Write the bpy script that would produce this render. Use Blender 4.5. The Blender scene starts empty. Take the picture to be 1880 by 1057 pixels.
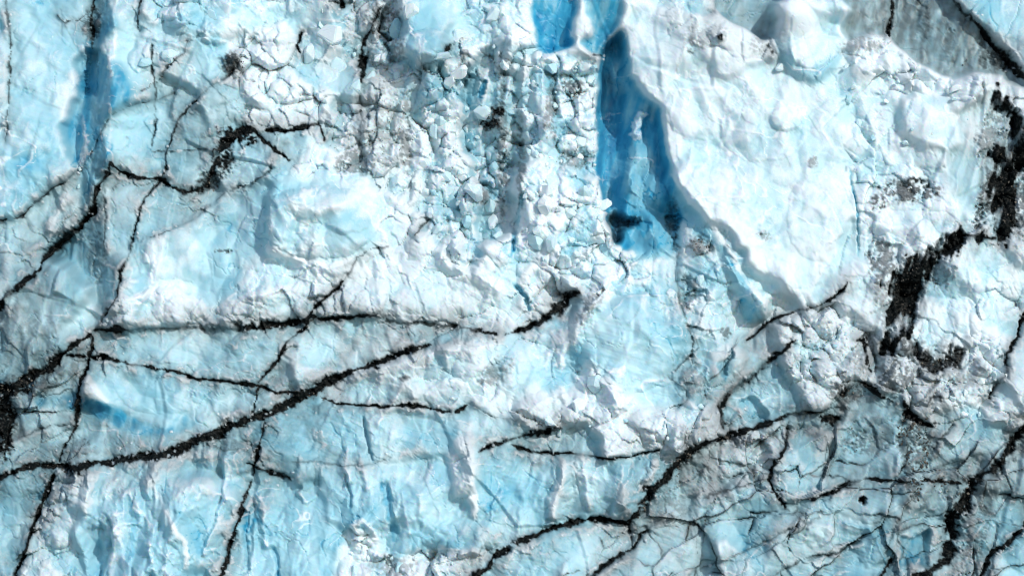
import bpy, bmesh, math, random, heapq
import numpy as np
from mathutils import Vector, Matrix

# =====================================================================
#  A calving glacier front, built as one broken ice wall.  Every slab,
#  block, slope and dirt seam is cut out as an object of its own.
#  Wall units: 1 unit = 3 cm; x to the right, y downwards, h towards the viewer
# =====================================================================
S = 0.03
CX, CY = 940.0, 528.5
STEP = 2.0
X0, X1, Y0, Y1 = -190.0, 2070.0, -150.0, 1200.0
random.seed(4)
rng = np.random.default_rng(11)

sc = bpy.context.scene
col = sc.collection
GX = np.arange(X0, X1 + 0.1, STEP)
GY = np.arange(Y0, Y1 + 0.1, STEP)
NX, NY = len(GX), len(GY)
X, Y = np.meshgrid(GX, GY)

# ---------------------------------------------------------------- noise
def _hash(ix, iy, seed):
    h = (ix.astype(np.int64) * 374761393 + iy.astype(np.int64) * 668265263 + seed * 1274126177) & 0xFFFFFFFF
    h = ((h ^ (h >> 13)) * 1274126177) & 0xFFFFFFFF
    h = ((h ^ (h >> 15)) * 2246822519) & 0xFFFFFFFF
    return (h ^ (h >> 16)) & 0xFFFFFFFF

def perlin(x, y, seed):
    ix = np.floor(x); iy = np.floor(y)
    fx = x - ix; fy = y - iy
    ux = fx*fx*fx*(fx*(fx*6-15)+10); uy = fy*fy*fy*(fy*(fy*6-15)+10)
    def g(dx, dy):
        a = _hash(ix+dx, iy+dy, seed) * (2*math.pi/4294967296.0)
        return np.cos(a)*(fx-dx) + np.sin(a)*(fy-dy)
    a = g(0,0); b = g(1,0); c = g(0,1); d = g(1,1)
    return ((a+(b-a)*ux) + ((c+(d-c)*ux) - (a+(b-a)*ux))*uy) * 1.5

def fbm(x, y, s, octs, seed, gain=0.5):
    t = 0; a = 1.0; n = 0
    for i in range(octs):
        t = t + a*perlin(x/s, y/s, seed+i*17); n += a
        a *= gain; s *= 0.5
    return t/n*1.4

def voronoi(x, y, s, seed, jit=0.9):
    """nearest distance, second distance, cell hash, offset to the cell's point"""
    x = x/s; y = y/s
    ix = np.floor(x); iy = np.floor(y)
    f1 = np.full(x.shape, 9.0); f2 = f1.copy()
    cid = np.zeros(x.shape, np.int64); ox = np.zeros(x.shape); oy = np.zeros(x.shape)
    for dx in (-1,0,1):
        for dy in (-1,0,1):
            h = _hash(ix+dx, iy+dy, seed)
            px = dx + 0.5 + jit*((h & 0xFFFF)/65535.0-0.5) - (x-ix)
            py = dy + 0.5 + jit*((h >> 16)/65535.0-0.5) - (y-iy)
            d = np.sqrt(px*px+py*py)
            m = d < f1
            f2 = np.where(m, f1, np.minimum(f2, d))
            f1 = np.where(m, d, f1); cid = np.where(m, h, cid)
            ox = np.where(m, px, ox); oy = np.where(m, py, oy)
    return f1, f2, cid, ox, oy

def chisel(x, y, s, seed, k, tilt, off, sign):
    """conchoidal hollows (sign +1) or bulges (-1) that meet in straight sharp edges; height in units of s, and the cell"""
    x = x/s; y = y/s
    ix = np.floor(x); iy = np.floor(y)
    best = np.full(x.shape, 1e9); cid = np.zeros(x.shape, np.int64)
    for dx in (-1,0,1):
        for dy in (-1,0,1):
            h = _hash(ix+dx, iy+dy, seed); g = _hash(ix+dx, iy+dy, seed+501)
            px = (x-ix) - (dx + 0.5 + 0.86*((h & 0xFFFF)/65535.0-0.5))
            py = (y-iy) - (dy + 0.5 + 0.86*((h >> 16)/65535.0-0.5))
            q = k*(px*px+py*py) + tilt*(((g & 0x3FF)/1023.0-0.5)*px + (((g >> 10) & 0x3FF)/1023.0-0.5)*py)*2 + off*((g >> 20)/4095.0-0.5)*2
            m = q < best
            best = np.where(m, q, best); cid = np.where(m, h, cid)
    return best*sign, cid

def r01(cid, k):
    return _hash(cid & 0xFFFF, cid >> 16, 100+k)/4294967296.0

def box1(a, r, ax):
    if r < 1: return a
    pad = [(0,0),(0,0)]; pad[ax] = (r+1, r)
    c = np.cumsum(np.pad(a, pad, mode='edge'), axis=ax)
    n = a.shape[ax]
    if ax == 0: return (c[2*r+1:2*r+1+n] - c[0:n])/(2*r+1)
    return (c[:, 2*r+1:2*r+1+n] - c[:, 0:n])/(2*r+1)

def blur(a, r, it=2):
    for _ in range(it): a = box1(box1(a, r, 0), r, 1)
    return a

def sstep(a, b, x):
    t = np.clip((x-a)/(b-a), 0, 1)
    return t*t*(3-2*t)

FRACT = np.zeros(X.shape)
# the wandering of every traced edge
WX = X + 5*fbm(X, Y, 60, 3, 1) + 2.6*fbm(X, Y, 12, 3, 2)
WY = Y + 5*fbm(X, Y, 60, 3, 3) + 2.6*fbm(X, Y, 12, 3, 4)
N1 = fbm(X, Y, 16, 4, 5)
N2 = fbm(X, Y, 6, 3, 6)
N3 = fbm(X, Y, 90, 4, 7)
N4 = fbm(X, Y, 34, 4, 8)
LONG = fbm(X, Y, 110, 3, 10)
STK = fbm(X+0.25*Y, Y*0.2, 16, 4, 9)               # hanging streaks

def window(pts, m):
    xs = [p[0] for p in pts]; ys = [p[1] for p in pts]
    i0 = max(0, int((min(xs)-m-X0)/STEP)); i1 = min(NX, int((max(xs)+m-X0)/STEP)+2)
    j0 = max(0, int((min(ys)-m-Y0)/STEP)); j1 = min(NY, int((max(ys)+m-Y0)/STEP)+2)
    return slice(j0, max(j0, j1)), slice(i0, max(i0, i1))

def inside(poly, mg=20):
    sl = window(poly, mg)
    x = WX[sl]; y = WY[sl]
    m = np.zeros(x.shape, bool)
    n = len(poly)
    for i in range(n):
        x1, y1 = poly[i][:2]; x2, y2 = poly[(i+1) % n][:2]
        if y1 == y2: continue
        c = ((y1 > y) != (y2 > y)) & (x < (x2-x1)*(y-y1)/(y2-y1)+x1)
        m ^= c
    return sl, m

def along(pts, w, reach, warp=1.0):
    """distance to a polyline, half width there, signed side (+ = right of travel), fraction"""
    sl = window(pts, reach)
    x = X[sl]+(WX[sl]-X[sl])*warp; y = Y[sl]+(WY[sl]-Y[sl])*warp
    best = np.full(x.shape, 1e9); ww = np.zeros(x.shape); sd = np.zeros(x.shape); fr = np.zeros(x.shape)
    ws = [p[2] if len(p) > 2 else w for p in pts]
    n = len(pts)-1
    for i in range(n):
        x1, y1 = pts[i][:2]; x2, y2 = pts[i+1][:2]
        dx, dy = x2-x1, y2-y1
        L2 = dx*dx+dy*dy+1e-9
        t = np.clip(((x-x1)*dx+(y-y1)*dy)/L2, 0, 1)
        d = np.hypot(x-x1-t*dx, y-y1-t*dy)
        m = d < best
        best = np.where(m, d, best)
        ww = np.where(m, ws[i]+(ws[i+1]-ws[i])*t, ww)
        sd = np.where(m, np.sign((x-x1)*-dy+(y-y1)*dx), sd)
        fr = np.where(m, (i+t)/n, fr)
    return sl, best, ww, sd, fr

SUN_E, SKY_E, EXPOSURE = 2.6, 0.145, -0.08
def R(name, label, cat, seeds=None, poly=None, group=None, **k):
    d = dict(name=name, label=label, cat=cat, group=group); d.update(k)
    if seeds: d['seeds'] = seeds
    if poly: d['poly'] = poly
    return d
G_SLAB = 'ice slabs between the dark seams'
SMOOTH = dict(facet=0.55, rub=0.0, scal=0.8, snow=0.22)
REGIONS = [
 # ---- left edge and the dark-sided column
 R('ice_plate', 'narrow pale ice strip left of the long dark crack at the far left edge', 'ice slab', [(-60,120),(4,90)], h=4, blue=.35, snow=.3),
 R('ice_cliff', 'tall smooth pale blue ice face left of the shaded blue column', 'ice face', [(80,150),(70,280),(100,60),(-80,330),(20,360)], h=10, facet=.35, scal=1.25, blue=.42, snow=.24, stri=.5, gx=-.05),
 R('ice_pinnacle', 'tall shaded blue grey ice column at upper left beside the dark stained edge', 'ice column', [(195,40),(195,140),(185,230),(175,300),(160,360)], h=14, gx=1.5, facet=.25, flute=.4, blue=.66, snow=.0, grey=.2),  # blue and grey deepened to paint the column's shading
 R('ice_plate', 'pale ice strip right of the shaded column, notched at the top by a dark crack', 'ice slab', [(235,20),(232,90)], h=24, gx=-.2, facet=.6, blue=.28, snow=.4),
 R('ice_plate', 'smooth blue ice panel cut by a thin straight vertical crack', 'ice slab', [(255,230),(300,230),(240,280)], h=20, gx=-.12, facet=.4, blue=.37, snow=.2, stri=.3),
 R('ice_block', 'rounded pale ice block above the thin vertical crack at upper left', 'ice block', [(262,100),(300,95)], h=30, facet=.7, blue=.3, snow=.42),
 R('ice_plate', 'blue grey ice panel inside the bend of the thick black seam, upper left', 'ice slab', [(360,220),(345,300),(330,210)], h=12, facet=.6, blue=.34, snow=.18, stri=.6, grey=0.25),
 R('ice_block', 'smooth light blue rounded ice hump right of the thin vein, upper left', 'ice block', [(385,120),(400,190)], h=24, gx=-.15, facet=.45, blue=.33, snow=.3),
 R('ice_block', 'pale blue jumble of broken ice blocks at the top, left of centre', 'broken ice', [(320,20),(400,25),(460,15)], h=10, facet=.9, rub=.6, blue=.3, snow=.42),
 R('snow_slope', 'white lumpy snow slope above the thick black seam, upper left', 'snow slope', [(450,110),(520,170),(560,200),(500,90)], h=14, gx=-.1, facet=.3, rub=.8, blue=.12, snow=.85),
 R('ice_block', 'light blue angular ice block at top with a dark gap on its left side', 'ice block', [(595,70),(580,110),(620,120)], h=18, facet=.9, blue=.34, snow=.3),
 R('ice_block', 'broken ice lumps stained with black dirt at the top between two dark gaps', 'broken ice', [(700,60),(650,30),(720,130)], h=6, facet=.7, rub=.8, blue=.26, snow=.5, grey=.05),
 R('ice_block', 'overhanging blue ice block with dark hollow beneath, top centre left', 'ice block', [(785,80),(800,40)], h=34, gy=.25, gx=-.2, facet=.7, blue=.4, snow=.25),
 R('ice_block', 'pale ice lumps at the top edge left of the blue ice lobe', 'broken ice', [(880,30),(850,80),(930,30)], h=16, facet=.8, rub=.5, blue=.26, snow=.5),
 R('rubble_slope', 'crumbling dirty white ice wall below the stained lumps, upper centre left', 'rubble slope', [(700,210),(640,250),(690,300),(720,180)], cols=1.0, h=4, facet=.3, rub=.85, blue=.14, snow=.66, grey=0.25),
 R('rubble_slope', 'steep slope of blue white ice rubble left of the tall rubble pillar', 'rubble slope', [(800,200),(800,300),(840,380),(830,450),(760,330)], cols=1.0, h=-4, facet=.7, rub=.95, blue=.3, snow=.48, grey=0.12),
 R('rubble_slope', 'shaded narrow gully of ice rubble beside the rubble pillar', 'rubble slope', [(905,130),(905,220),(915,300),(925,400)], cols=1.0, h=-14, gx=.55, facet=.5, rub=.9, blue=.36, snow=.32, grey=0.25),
 # ---- pillar, crevasse
 R('ice_tower', 'tall pillar of crumbled white ice directly left of the deep blue crevasse', 'ice pillar', poly=[(962,112),(985,95),(1040,92),(1096,108),(1100,200),(1104,310),(1085,330),(1030,300),(975,300),(960,250),(952,180)], cols=1.0, h=16, gx=-.1, facet=.5, rub=1.0, blue=.24, snow=.5, grey=.05),
 R('ice_block', 'blue white ice buttress at the foot of the rubble pillar', 'ice buttress', [(1000,340),(980,400),(1060,400),(960,470),(1040,440)], h=22, facet=.9, rub=.5, blue=.3, snow=.48),
 R('ice_block', 'deep blue glassy ice lobe at the top edge above the rubble pillar', 'blue ice lobe', poly=[(985,-60),(1062,-60),(1058,20),(1050,42),(1060,62),(1050,84),(1005,102),(986,88),(976,40)], h=6, gy=-.2, facet=.35, blue=.86, snow=.0, scal=.3),
 R('ice_block', 'white and blue overhanging ice lobe at the top edge above the blue crevasse', 'blue ice lobe', poly=[(1062,-60),(1142,-60),(1143,15),(1135,40),(1118,70),(1102,104),(1082,96),(1062,78),(1086,62),(1072,30)], h=24, gy=-.5, facet=.4, blue=.66, snow=.12, scal=.3),
 R('ice_block', 'small white ice lump wedged between two blue lobes at the top', 'ice block', poly=[(1050,40),(1064,24),(1082,40),(1086,64),(1064,76),(1046,66)], h=22, facet=.7, blue=.15, snow=.75),
 R('crevasse', 'deep blue crevasse running down from the top centre into a dark hole', 'crevasse', poly=[(1102,104),(1120,74),(1140,60),(1148,100),(1152,140),(1185,178),(1212,200),(1222,290),(1246,350),(1250,400),(1240,470),(1215,460),(1195,470),(1172,452),(1150,460),(1132,446),(1116,405),(1104,320),(1098,200)], h=-32, facet=.8, cols=.8, blue=.8, snow=.0, scal=.35, stri=.3, grey=0.0),
 R('ice_block', 'pale blue ice fin standing inside the deep blue crevasse', 'ice fin', poly=[(1152,250),(1190,252),(1205,300),(1220,352),(1236,405),(1243,455),(1226,478),(1190,474),(1160,458),(1148,430),(1152,380),(1147,320)], h=-12, gx=.3, facet=1.0, blue=.60, snow=.06, grey=.08),
 # ---- big right slope
 R('snow_slope', 'broad smooth white snow slope right of the deep blue crevasse', 'snow slope', [(1300,220),(1250,120),(1400,300),(1430,430),(1380,160),(1200,110),(1230,240),(1470,250),(1330,350)], h=30, gx=-.06, facet=.45, rub=.03, scal=.9, blue=.17, snow=.62),
 R('snow_slope', 'white ice slope right of the thin curved blue crack, stained with a few dark specks', 'snow slope', [(1620,330),(1640,400),(1690,350),(1600,250),(1560,200),(1740,400),(1640,160)], h=26, gx=-.05, facet=.6, rub=.3, scal=.8, blue=.18, snow=.6),
 R('ice_block', 'smooth blue white ice block with crack on its right, upper right slope', 'ice block', poly=[(1650,185),(1690,172),(1735,182),(1748,220),(1758,268),(1745,280),(1690,272),(1655,250),(1645,215)], h=38, gx=-.08, facet=.35, blue=.26, snow=.5),
 R('snow_slope', 'white lumpy rubble slope under the dirty grey ice wall, top right', 'snow slope', [(1600,100),(1680,140),(1750,160)], h=22, facet=.5, rub=.65, blue=.1, snow=.82, grey=.05),
 R('snow_slope', 'dirty white snow hump below the grey wall, left of the white block', 'snow slope', [(1300,70),(1360,90),(1270,50)], h=26, gy=.3, facet=.4, rub=.25, blue=.08, snow=.82, grey=.10),
 R('ice_block', 'pale blue ice blocks along the top edge right of the blue lobe', 'ice block', poly=[(1200,-60),(1318,-60),(1318,20),(1300,34),(1255,30),(1215,18),(1195,0)], h=20, facet=.8, blue=.26, snow=.45),
 R('ice_cliff', 'smooth grey dirty ice wall left of the big white block at top right', 'ice wall', poly=[(1316,-160),(1440,-160),(1430,30),(1412,70),(1395,74),(1370,56),(1330,34),(1314,20)], h=-20, gx=.2, facet=.25, blue=.28, snow=.05, grey=.6),
 R('ice_cliff', 'grey dirty ice wall between the big white block and a narrow black gap', 'ice wall', poly=[(1520,-160),(1646,-160),(1644,10),(1636,66),(1600,60),(1560,72),(1545,60)], h=-26, gx=.25, facet=.25, blue=.25, snow=.0, grey=.85),
 R('ice_cliff', 'large grey ice wall with brown dirt streaks at the top right', 'ice wall', poly=[(1646,-160),(1700,-160),(1745,0),(1795,45),(1850,105),(1882,160),(1862,156),(1838,136),(1795,134),(1750,142),(1712,132),(1680,112),(1637,70)], h=-20, gx=.2, facet=.5, flute=.3, blue=.25, snow=.05, grey=1.0),
 R('ice_cliff', 'smooth light blue ice wall in the top right corner', 'ice wall', poly=[(1700,-160),(2080,-160),(2080,190),(1900,165),(1880,148),(1850,100),(1795,42),(1748,0)], h=26, gx=.05, facet=.45, blue=.42, snow=.28),
 R('ice_block', 'big white block of ice standing up in front of the grey walls', 'ice block', poly=[(1418,12),(1440,-2),(1540,-4),(1563,20),(1546,46),(1548,90),(1530,130),(1492,152),(1450,138),(1430,112),(1412,86),(1428,50)], h=50, gx=-.25, facet=1.3, blue=.26, snow=.5),
 R('ice_block', 'white snow covered hump at the right edge above the black hollow', 'snow hump', [(1850,160),(1870,195),(1900,200)], h=44, gy=.4, facet=.3, rub=.3, blue=.14, snow=.8),
 R('ice_plate', 'grey streaked ice slab leaning against the black hollow, right', 'ice slab', [(1800,300),(1790,350),(1815,230)], h=18, gx=-.15, facet=.4, flute=.9, blue=.2, snow=.46, grey=.3),
 R('ice_plate', 'dirty white ice slab at the right edge beside the black hollow', 'ice slab', [(1880,380),(1900,300),(1868,420)], h=20, facet=.6, rub=.3, blue=.22, snow=.55, grey=.15),
 # ---- under the ridge
 R('ice_cliff', 'shaded blue ice flank below the diagonal snow ridge', 'ice face', poly=[(1222,316),(1248,352),(1262,380),(1310,425),(1358,505),(1412,568),(1395,598),(1370,572),(1350,520),(1318,470),(1288,440),(1252,410),(1240,370)], h=4, gx=.25, facet=.8, rub=.1, blue=.5, snow=.08),  # blue carries the ridge's shade, painted onto this flank
 R('ice_plate', 'cracked white and blue ice slab below the diagonal ridge', 'ice slab', [(1300,500),(1330,560),(1290,470),(1345,600)], h=-6, gx=-.2, facet=.9, rub=.2, blue=.3, snow=.42, grey=.08),
 R('ice_plate', 'narrow broken column of small ice shards under the crevasse', 'broken ice', [(1225,490),(1235,530),(1200,490),(1262,545)], h=-2, facet=.8, rub=.6, blue=.3, snow=.5, grey=.08),
 R('ice_cliff', 'smooth light blue rounded ice face at centre right, rippled with fine lines', 'ice face', [(1150,600),(1180,680),(1100,600),(1200,640),(1220,720)], h=26, gx=-.05, facet=.45, scal=1.1, stri=1.0, blue=.38, snow=.2),
 R('snow_slope', 'white crumbling snow apron below the rubble pillar, curving to the left', 'snow slope', [(1060,510),(1000,500),(1120,480),(1110,520)], h=18, facet=.3, rub=.8, blue=.16, snow=.72),
 R('ice_cliff', 'pale blue ice with white snow streaks left of the smooth rippled face', 'ice face', [(1000,660),(960,690),(1010,720),(930,650)], h=16, facet=.6, rub=.15, scal=1.0, stri=.7, blue=.34, snow=.38),
 R('snow_slope', 'white heap of snow and ice lumps at centre right above a thin dark seam', 'snow slope', [(1120,770),(1200,780),(1000,740),(1060,740),(1230,770)], h=30, gy=.25, facet=.6, rub=.6, blue=.16, snow=.76),
 R('ice_plate', 'low blue ice strip under the white snow heap between two thin dark seams', 'ice slab', [(1010,805),(1050,815)], h=8, facet=.5, blue=.36, snow=.2, stri=.6),
 # ---- centre
 R('snow_slope', 'wide white snowy band above the long horizontal dark seam, centre', 'snow slope', [(820,520),(750,560),(880,570),(700,500),(920,520),(790,470)], h=16, facet=.6, rub=.25, blue=.16, snow=.7),
 R('ice_block', 'large pale blue ice boss with soft domed front, left of centre', 'ice block', [(590,410),(540,400),(650,400)], h=30, facet=.8, scal=1.0, blue=.3, snow=.34),
 R('snow_slope', 'smooth white snow strip beside the dirty crumbling wall, left of centre', 'snow slope', [(590,300),(560,330),(640,330),(720,410)], h=18, facet=.4, rub=.3, blue=.18, snow=.7),
 R('ice_plate', 'pale blue ice slab right of the bend in the thick black seam', 'ice slab', [(470,300),(500,290),(540,270)], h=18, facet=.7, blue=.3, snow=.32, stri=.4),
 R('ice_plate', 'smooth pale blue slab under the thick black seam, between two thin veins', 'ice slab', [(300,390),(340,370),(290,360)], h=10, facet=.5, blue=.34, snow=.2, stri=.7, grey=0.15),
 R('ice_plate', 'tall narrow pale blue slab left of a thin ragged vein', 'ice slab', [(222,370),(220,430)], h=12, gx=-.1, facet=.4, blue=.32, snow=.22),
 R('ice_plate', 'light blue ice face with soft hollows under the thin rising vein, left of centre', 'ice slab', [(330,470),(420,440),(450,400),(290,480),(400,520)], h=14, facet=.8, scal=1.0, blue=.36, snow=.25),
 R('ice_plate', 'blue streaked shaded ice behind the steep black seam, left', 'ice slab', [(165,450),(180,500),(200,540)], h=-8, gx=.9, facet=.4, flute=.5, blue=.56, snow=.03, grey=0.4),  # blue and grey raised to paint the shade here
 R('ice_plate', 'pale dirty ice slab above the steep black diagonal seam at left', 'ice slab', [(70,430),(110,390),(20,470),(140,360),(-60,480)], h=8, facet=.7, rub=.2, blue=.32, snow=.32, grey=0.22),
 R('ice_cliff', 'blue grey fluted ice face at the left edge below the steep black seam', 'ice face', [(30,600),(80,600),(130,560),(-50,620)], h=14, gx=.12, facet=.3, flute=1.0, blue=.38, snow=.14, grey=0.4),
 R('ice_plate', 'small pale ice slab wedged where the black seams meet, left', 'ice slab', [(165,580),(160,600)], h=12, facet=.8, blue=.3, snow=.35, grey=.12),
 R('ice_block', 'white crusted ice block resting above the left end of the long horizontal seam', 'ice block', [(300,560),(250,580),(350,560)], h=28, gy=.15, facet=.7, rub=.2, blue=.28, snow=.5),
 R('snow_slope', 'white snow bank above the long horizontal seam, left of a thin vein', 'snow slope', [(460,560),(520,540),(420,575)], h=24, gy=.2, facet=.7, rub=.25, blue=.2, snow=.62),
 R('snow_slope', 'white snowy ice bank between the thin vein and the centre, above the long seam', 'snow slope', [(650,545),(630,560)], h=24, gy=.2, facet=.7, rub=.3, blue=.18, snow=.66),
 R('ice_plate', 'long pale blue slab under the horizontal seam, left half', 'ice slab', [(250,635),(340,640),(430,650)], h=16, gy=.05, facet=.5, scal=.8, stri=.8, blue=.36, snow=.26),
 R('ice_plate', 'pale blue wedge of ice between the horizontal seam and the rising diagonal seam', 'ice slab', [(600,640),(560,670),(660,620)], h=16, facet=.7, stri=.6, blue=.32, snow=.36),
 R('ice_plate', 'small pale sliver between the thin vein and the long diagonal seam', 'ice slab', [(490,700),(520,690)], h=10, facet=.6, blue=.32, snow=.3),
 R('ice_plate', 'triangular blue ice slab crossed by a dark blue band, lower left', 'ice slab', [(300,720),(400,730),(220,720),(340,700)], h=16, facet=.5, stri=.5, blue=.42, snow=.14),
 R('ice_plate', 'white pointed ice spur at the left tip of the triangular slab', 'ice spur', poly=[(158,690),(172,690),(188,712),(204,740),(190,748),(165,738),(155,722)], h=32, gx=-.2, facet=.5, blue=.15, snow=.65),
 R('ice_plate', 'narrow dirty grey slab hanging under the black seam junction, left', 'ice slab', [(130,690),(115,690),(135,670)], h=12, facet=.5, flute=.4, blue=.28, snow=.16, grey=0.6),
 R('ice_plate', 'square blue grey slab left of a thin vein above the long diagonal seam, lower left', 'ice slab', [(80,750),(70,770),(100,740)], h=12, facet=.5, blue=.34, snow=.16, grey=0.35),
 R('ice_plate', 'pale ice slab standing on the left end of the long diagonal seam', 'ice slab', [(70,820),(40,830),(85,800)], h=14, facet=.5, blue=.33, snow=.22, stri=.4, grey=0.3),
 R('ice_plate', 'low greyish blue slabs resting on the long diagonal seam, lower left', 'ice slab', [(180,800),(250,810),(150,810)], h=10, facet=.8, blue=.38, snow=.18, stri=.4, grey=0.35),
 R('ice_plate', 'dark stained ice at the far left edge beside the black seam', 'ice slab', [(10,790),(-60,790)], h=0, facet=.6, blue=.3, snow=.05, grey=0.9),
 R('ice_plate', 'small ice slab between the vertical vein and the long diagonal seam, lower centre left', 'ice slab', [(440,740),(450,720)], h=12, facet=.6, blue=.34, snow=.25),
 R('ice_plate', 'white and pale blue slope between the diagonal seam and the thin lower seam, centre', 'ice slab', [(700,710),(780,690),(640,710),(820,720)], h=20, gy=.1, facet=.7, rub=.15, blue=.25, snow=.48),
 R('ice_plate', 'white snowy ice above the knot of dirt, centre', 'ice slab', [(850,660),(880,700),(900,640),(900,740)], h=20, facet=.6, rub=.3, blue=.2, snow=.6),
 R('ice_plate', 'smooth blue ice panel below the diagonal seam marked by a faint brown vertical stain', 'ice slab', [(560,790),(620,790),(520,800)], h=14, facet=.4, stri=1.0, blue=.40, snow=.12, grey=.05),
 R('ice_plate', 'pale blue slab with a jutting lower edge below the thin seam, centre', 'ice slab', poly=[(668,752),(720,750),(780,760),(840,765),(838,800),(822,830),(770,838),(715,848),(690,842),(676,800)], h=24, gy=-.05, facet=.5, stri=.9, blue=.35, snow=.26),
 R('ice_plate', 'white crusted pillar of ice hanging below the knot of dirt, lower centre', 'ice rib', [(850,800),(860,870),(855,840)], h=32, gx=-.3, facet=.7, rub=.2, blue=.2, snow=.6),
 R('ice_plate', 'small pale wedge under the lower thin seam beside the white pillar', 'ice slab', [(920,780),(900,790),(880,765)], h=14, facet=.7, blue=.3, snow=.4),
 # ---- bottom row
 R('ice_plate', 'blue ice at the bottom left corner left of the steep dark vein', 'ice slab', [(30,950),(20,1020),(-50,980)], h=8, facet=.7, blue=.46, snow=.12, grey=0.25),
 R('ice_pinnacle', 'frosted column of ice lumps right of the steep dark vein, bottom left', 'ice column', [(100,930),(90,990),(70,1040)], h=22, facet=.7, rub=.5, blue=.32, snow=.35, grey=.1),
 R('ice_cliff', 'tall blue fluted ice face with sharp white crests, bottom left', 'ice face', [(250,950),(320,930),(200,960),(380,960),(250,1040),(350,1040)], h=26, facet=1.1, flute=1.25, blue=.42, snow=.22),
 R('ice_cliff', 'smooth tall blue ice face right of the steep thin vein, bottom left of centre', 'ice face', [(510,970),(560,940),(480,1000),(580,1010)], h=16, facet=.5, flute=.55, blue=.44, snow=.15, stri=.6),
 R('ice_plate', 'small dirty ice ledge with a dark pocket, lower left of centre', 'ice slab', [(500,850),(520,860)], h=10, facet=.7, blue=.33, snow=.25, grey=.15),
 R('ice_cliff', 'tall light blue ice face with an upright blue groove, bottom centre', 'ice face', [(680,910),(760,930),(820,960),(640,900),(800,880),(740,1000)], h=20, facet=.6, flute=.5, stri=.5, blue=.42, snow=.17),
 R('rubble_slope', 'heap of dirty white crumbled ice at the bottom edge, centre', 'rubble slope', [(700,1035),(660,1040),(760,1040),(820,1060)], h=34, gy=.4, facet=.3, rub=.9, blue=.12, snow=.8, grey=.08),
 R('ice_cliff', 'light blue ice face with upright white ribs between two dark seams, bottom centre right', 'ice face', [(950,880),(1020,900),(1000,860),(930,930)], h=16, facet=.7, flute=.6, blue=.38, snow=.25, stri=.6),
 R('ice_cliff', 'pale ribbed ice face left of the thick jagged black seam, lower right of centre', 'ice face', [(1120,890),(1170,870),(1090,880)], h=20, facet=.6, flute=.5, blue=.34, snow=.32),
 R('ice_plate', 'pale blue striped slab under the arched black seam at the bottom, right of centre', 'ice slab', [(1000,1020),(960,1030),(930,1050)], h=14, facet=.5, stri=1.1, blue=.35, snow=.28, grey=.06),
 R('ice_plate', 'leaning blue white slab below the arched black seam, left of a crack', 'ice slab', [(1090,990),(1070,1010),(1120,980)], h=22, gx=-.15, facet=.6, stri=.6, blue=.3, snow=.36),
 R('ice_plate', 'broad striped pale slab at the bottom below a dirty vein, right of centre', 'ice slab', [(1210,1010),(1180,1040),(1240,1040)], h=10, facet=.6, stri=1.2, blue=.34, snow=.24, grey=0.24),
 R('ice_plate', 'dirty grey slab right of the thick jagged seam, lower right', 'ice slab', [(1240,910),(1270,880),(1300,870)], h=12, facet=.6, stri=.7, blue=.28, snow=.32, grey=0.38),
 R('ice_plate', 'white lumpy dirty ice along the upper dirt seam, lower right', 'broken ice', [(1350,840),(1390,830),(1390,860)], h=18, facet=.6, rub=.6, blue=.2, snow=.5, grey=0.25),
 R('ice_plate', 'large pale blue slab below the twisting dirt vein, bottom right of centre', 'ice slab', [(1360,940),(1320,980),(1390,960),(1420,1000)], h=16, facet=.9, stri=.6, blue=.36, snow=.26, grey=0.22),
 R('ice_block', 'pale angular ice block leaning at the bottom edge, right of centre', 'ice block', poly=[(1310,992),(1330,984),(1352,1002),(1378,1030),(1398,1075),(1320,1075)], h=34, gx=-.2, facet=.5, blue=.22, snow=.5, grey=.1),
 # ---- right-hand side
 R('ice_plate', 'angular pale shards beside the small dark blue cleft, right of centre', 'broken ice', [(1320,650),(1290,680),(1350,690),(1360,640)], h=10, facet=1.0, blue=.3, snow=.36, grey=0.25),
 R('ice_plate', 'blue glassy ice window framed by thick black seams, right of centre', 'ice slab', [(1390,740),(1400,700),(1430,720)], h=2, facet=.6, stri=.7, blue=.42, snow=.18, grey=.1),
 R('snow_slope', 'white crumbly snow slope between the black arc and the thin upper vein, right', 'snow slope', [(1520,640),(1480,690),(1560,600),(1500,590),(1540,670)], h=22, facet=.4, rub=.75, blue=.12, snow=.8, grey=.06),
 R('ice_plate', 'upright pale ice slabs left of the thick black arc, right', 'ice slab', [(1590,560),(1600,530),(1560,550)], h=22, facet=.8, blue=.22, snow=.55, grey=.06),
 R('ice_cliff', 'smooth blue white dimpled ice face enclosed by the black arc at right', 'ice face', [(1770,560),(1730,600),(1800,500),(1840,560),(1740,500)], h=20, facet=.45, rub=.25, scal=.8, blue=.27, snow=.48),
 R('snow_slope', 'white crumbled ice bank under the dimpled face, right', 'snow slope', [(1770,700),(1720,720),(1800,720),(1830,740),(1660,690),(1800,660)], h=26, facet=.4, rub=.8, blue=.12, snow=.78, grey=.08),
 R('ice_plate', 'pale slab at the right edge beside the thin jagged seam', 'ice slab', [(1865,680),(1870,720),(1950,640),(1880,640)], h=20, facet=.5, blue=.24, snow=.5, grey=.1),
 R('ice_plate', 'greyish blue ice slab with scattered dirt spots, lower right', 'ice slab', [(1560,820),(1600,830),(1550,780),(1620,760)], h=10, facet=.6, stri=.6, flute=.3, blue=.36, snow=.18, grey=0.38),
 R('ice_plate', 'dirty mottled ice slab right of the curved seam junction, lower right', 'ice slab', [(1480,800),(1490,840),(1520,860)], h=14, facet=.7, rub=.2, blue=.3, snow=.3, grey=0.42),
 R('ice_plate', 'smooth pale blue angular slab with sharp left corner, lower right', 'ice slab', poly=[(1410,858),(1420,840),(1445,815),(1458,820),(1480,855),(1512,880),(1520,897),(1490,910),(1437,920),(1418,885)], h=26, gx=-.1, facet=.4, stri=.7, blue=.33, snow=.3),
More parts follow.
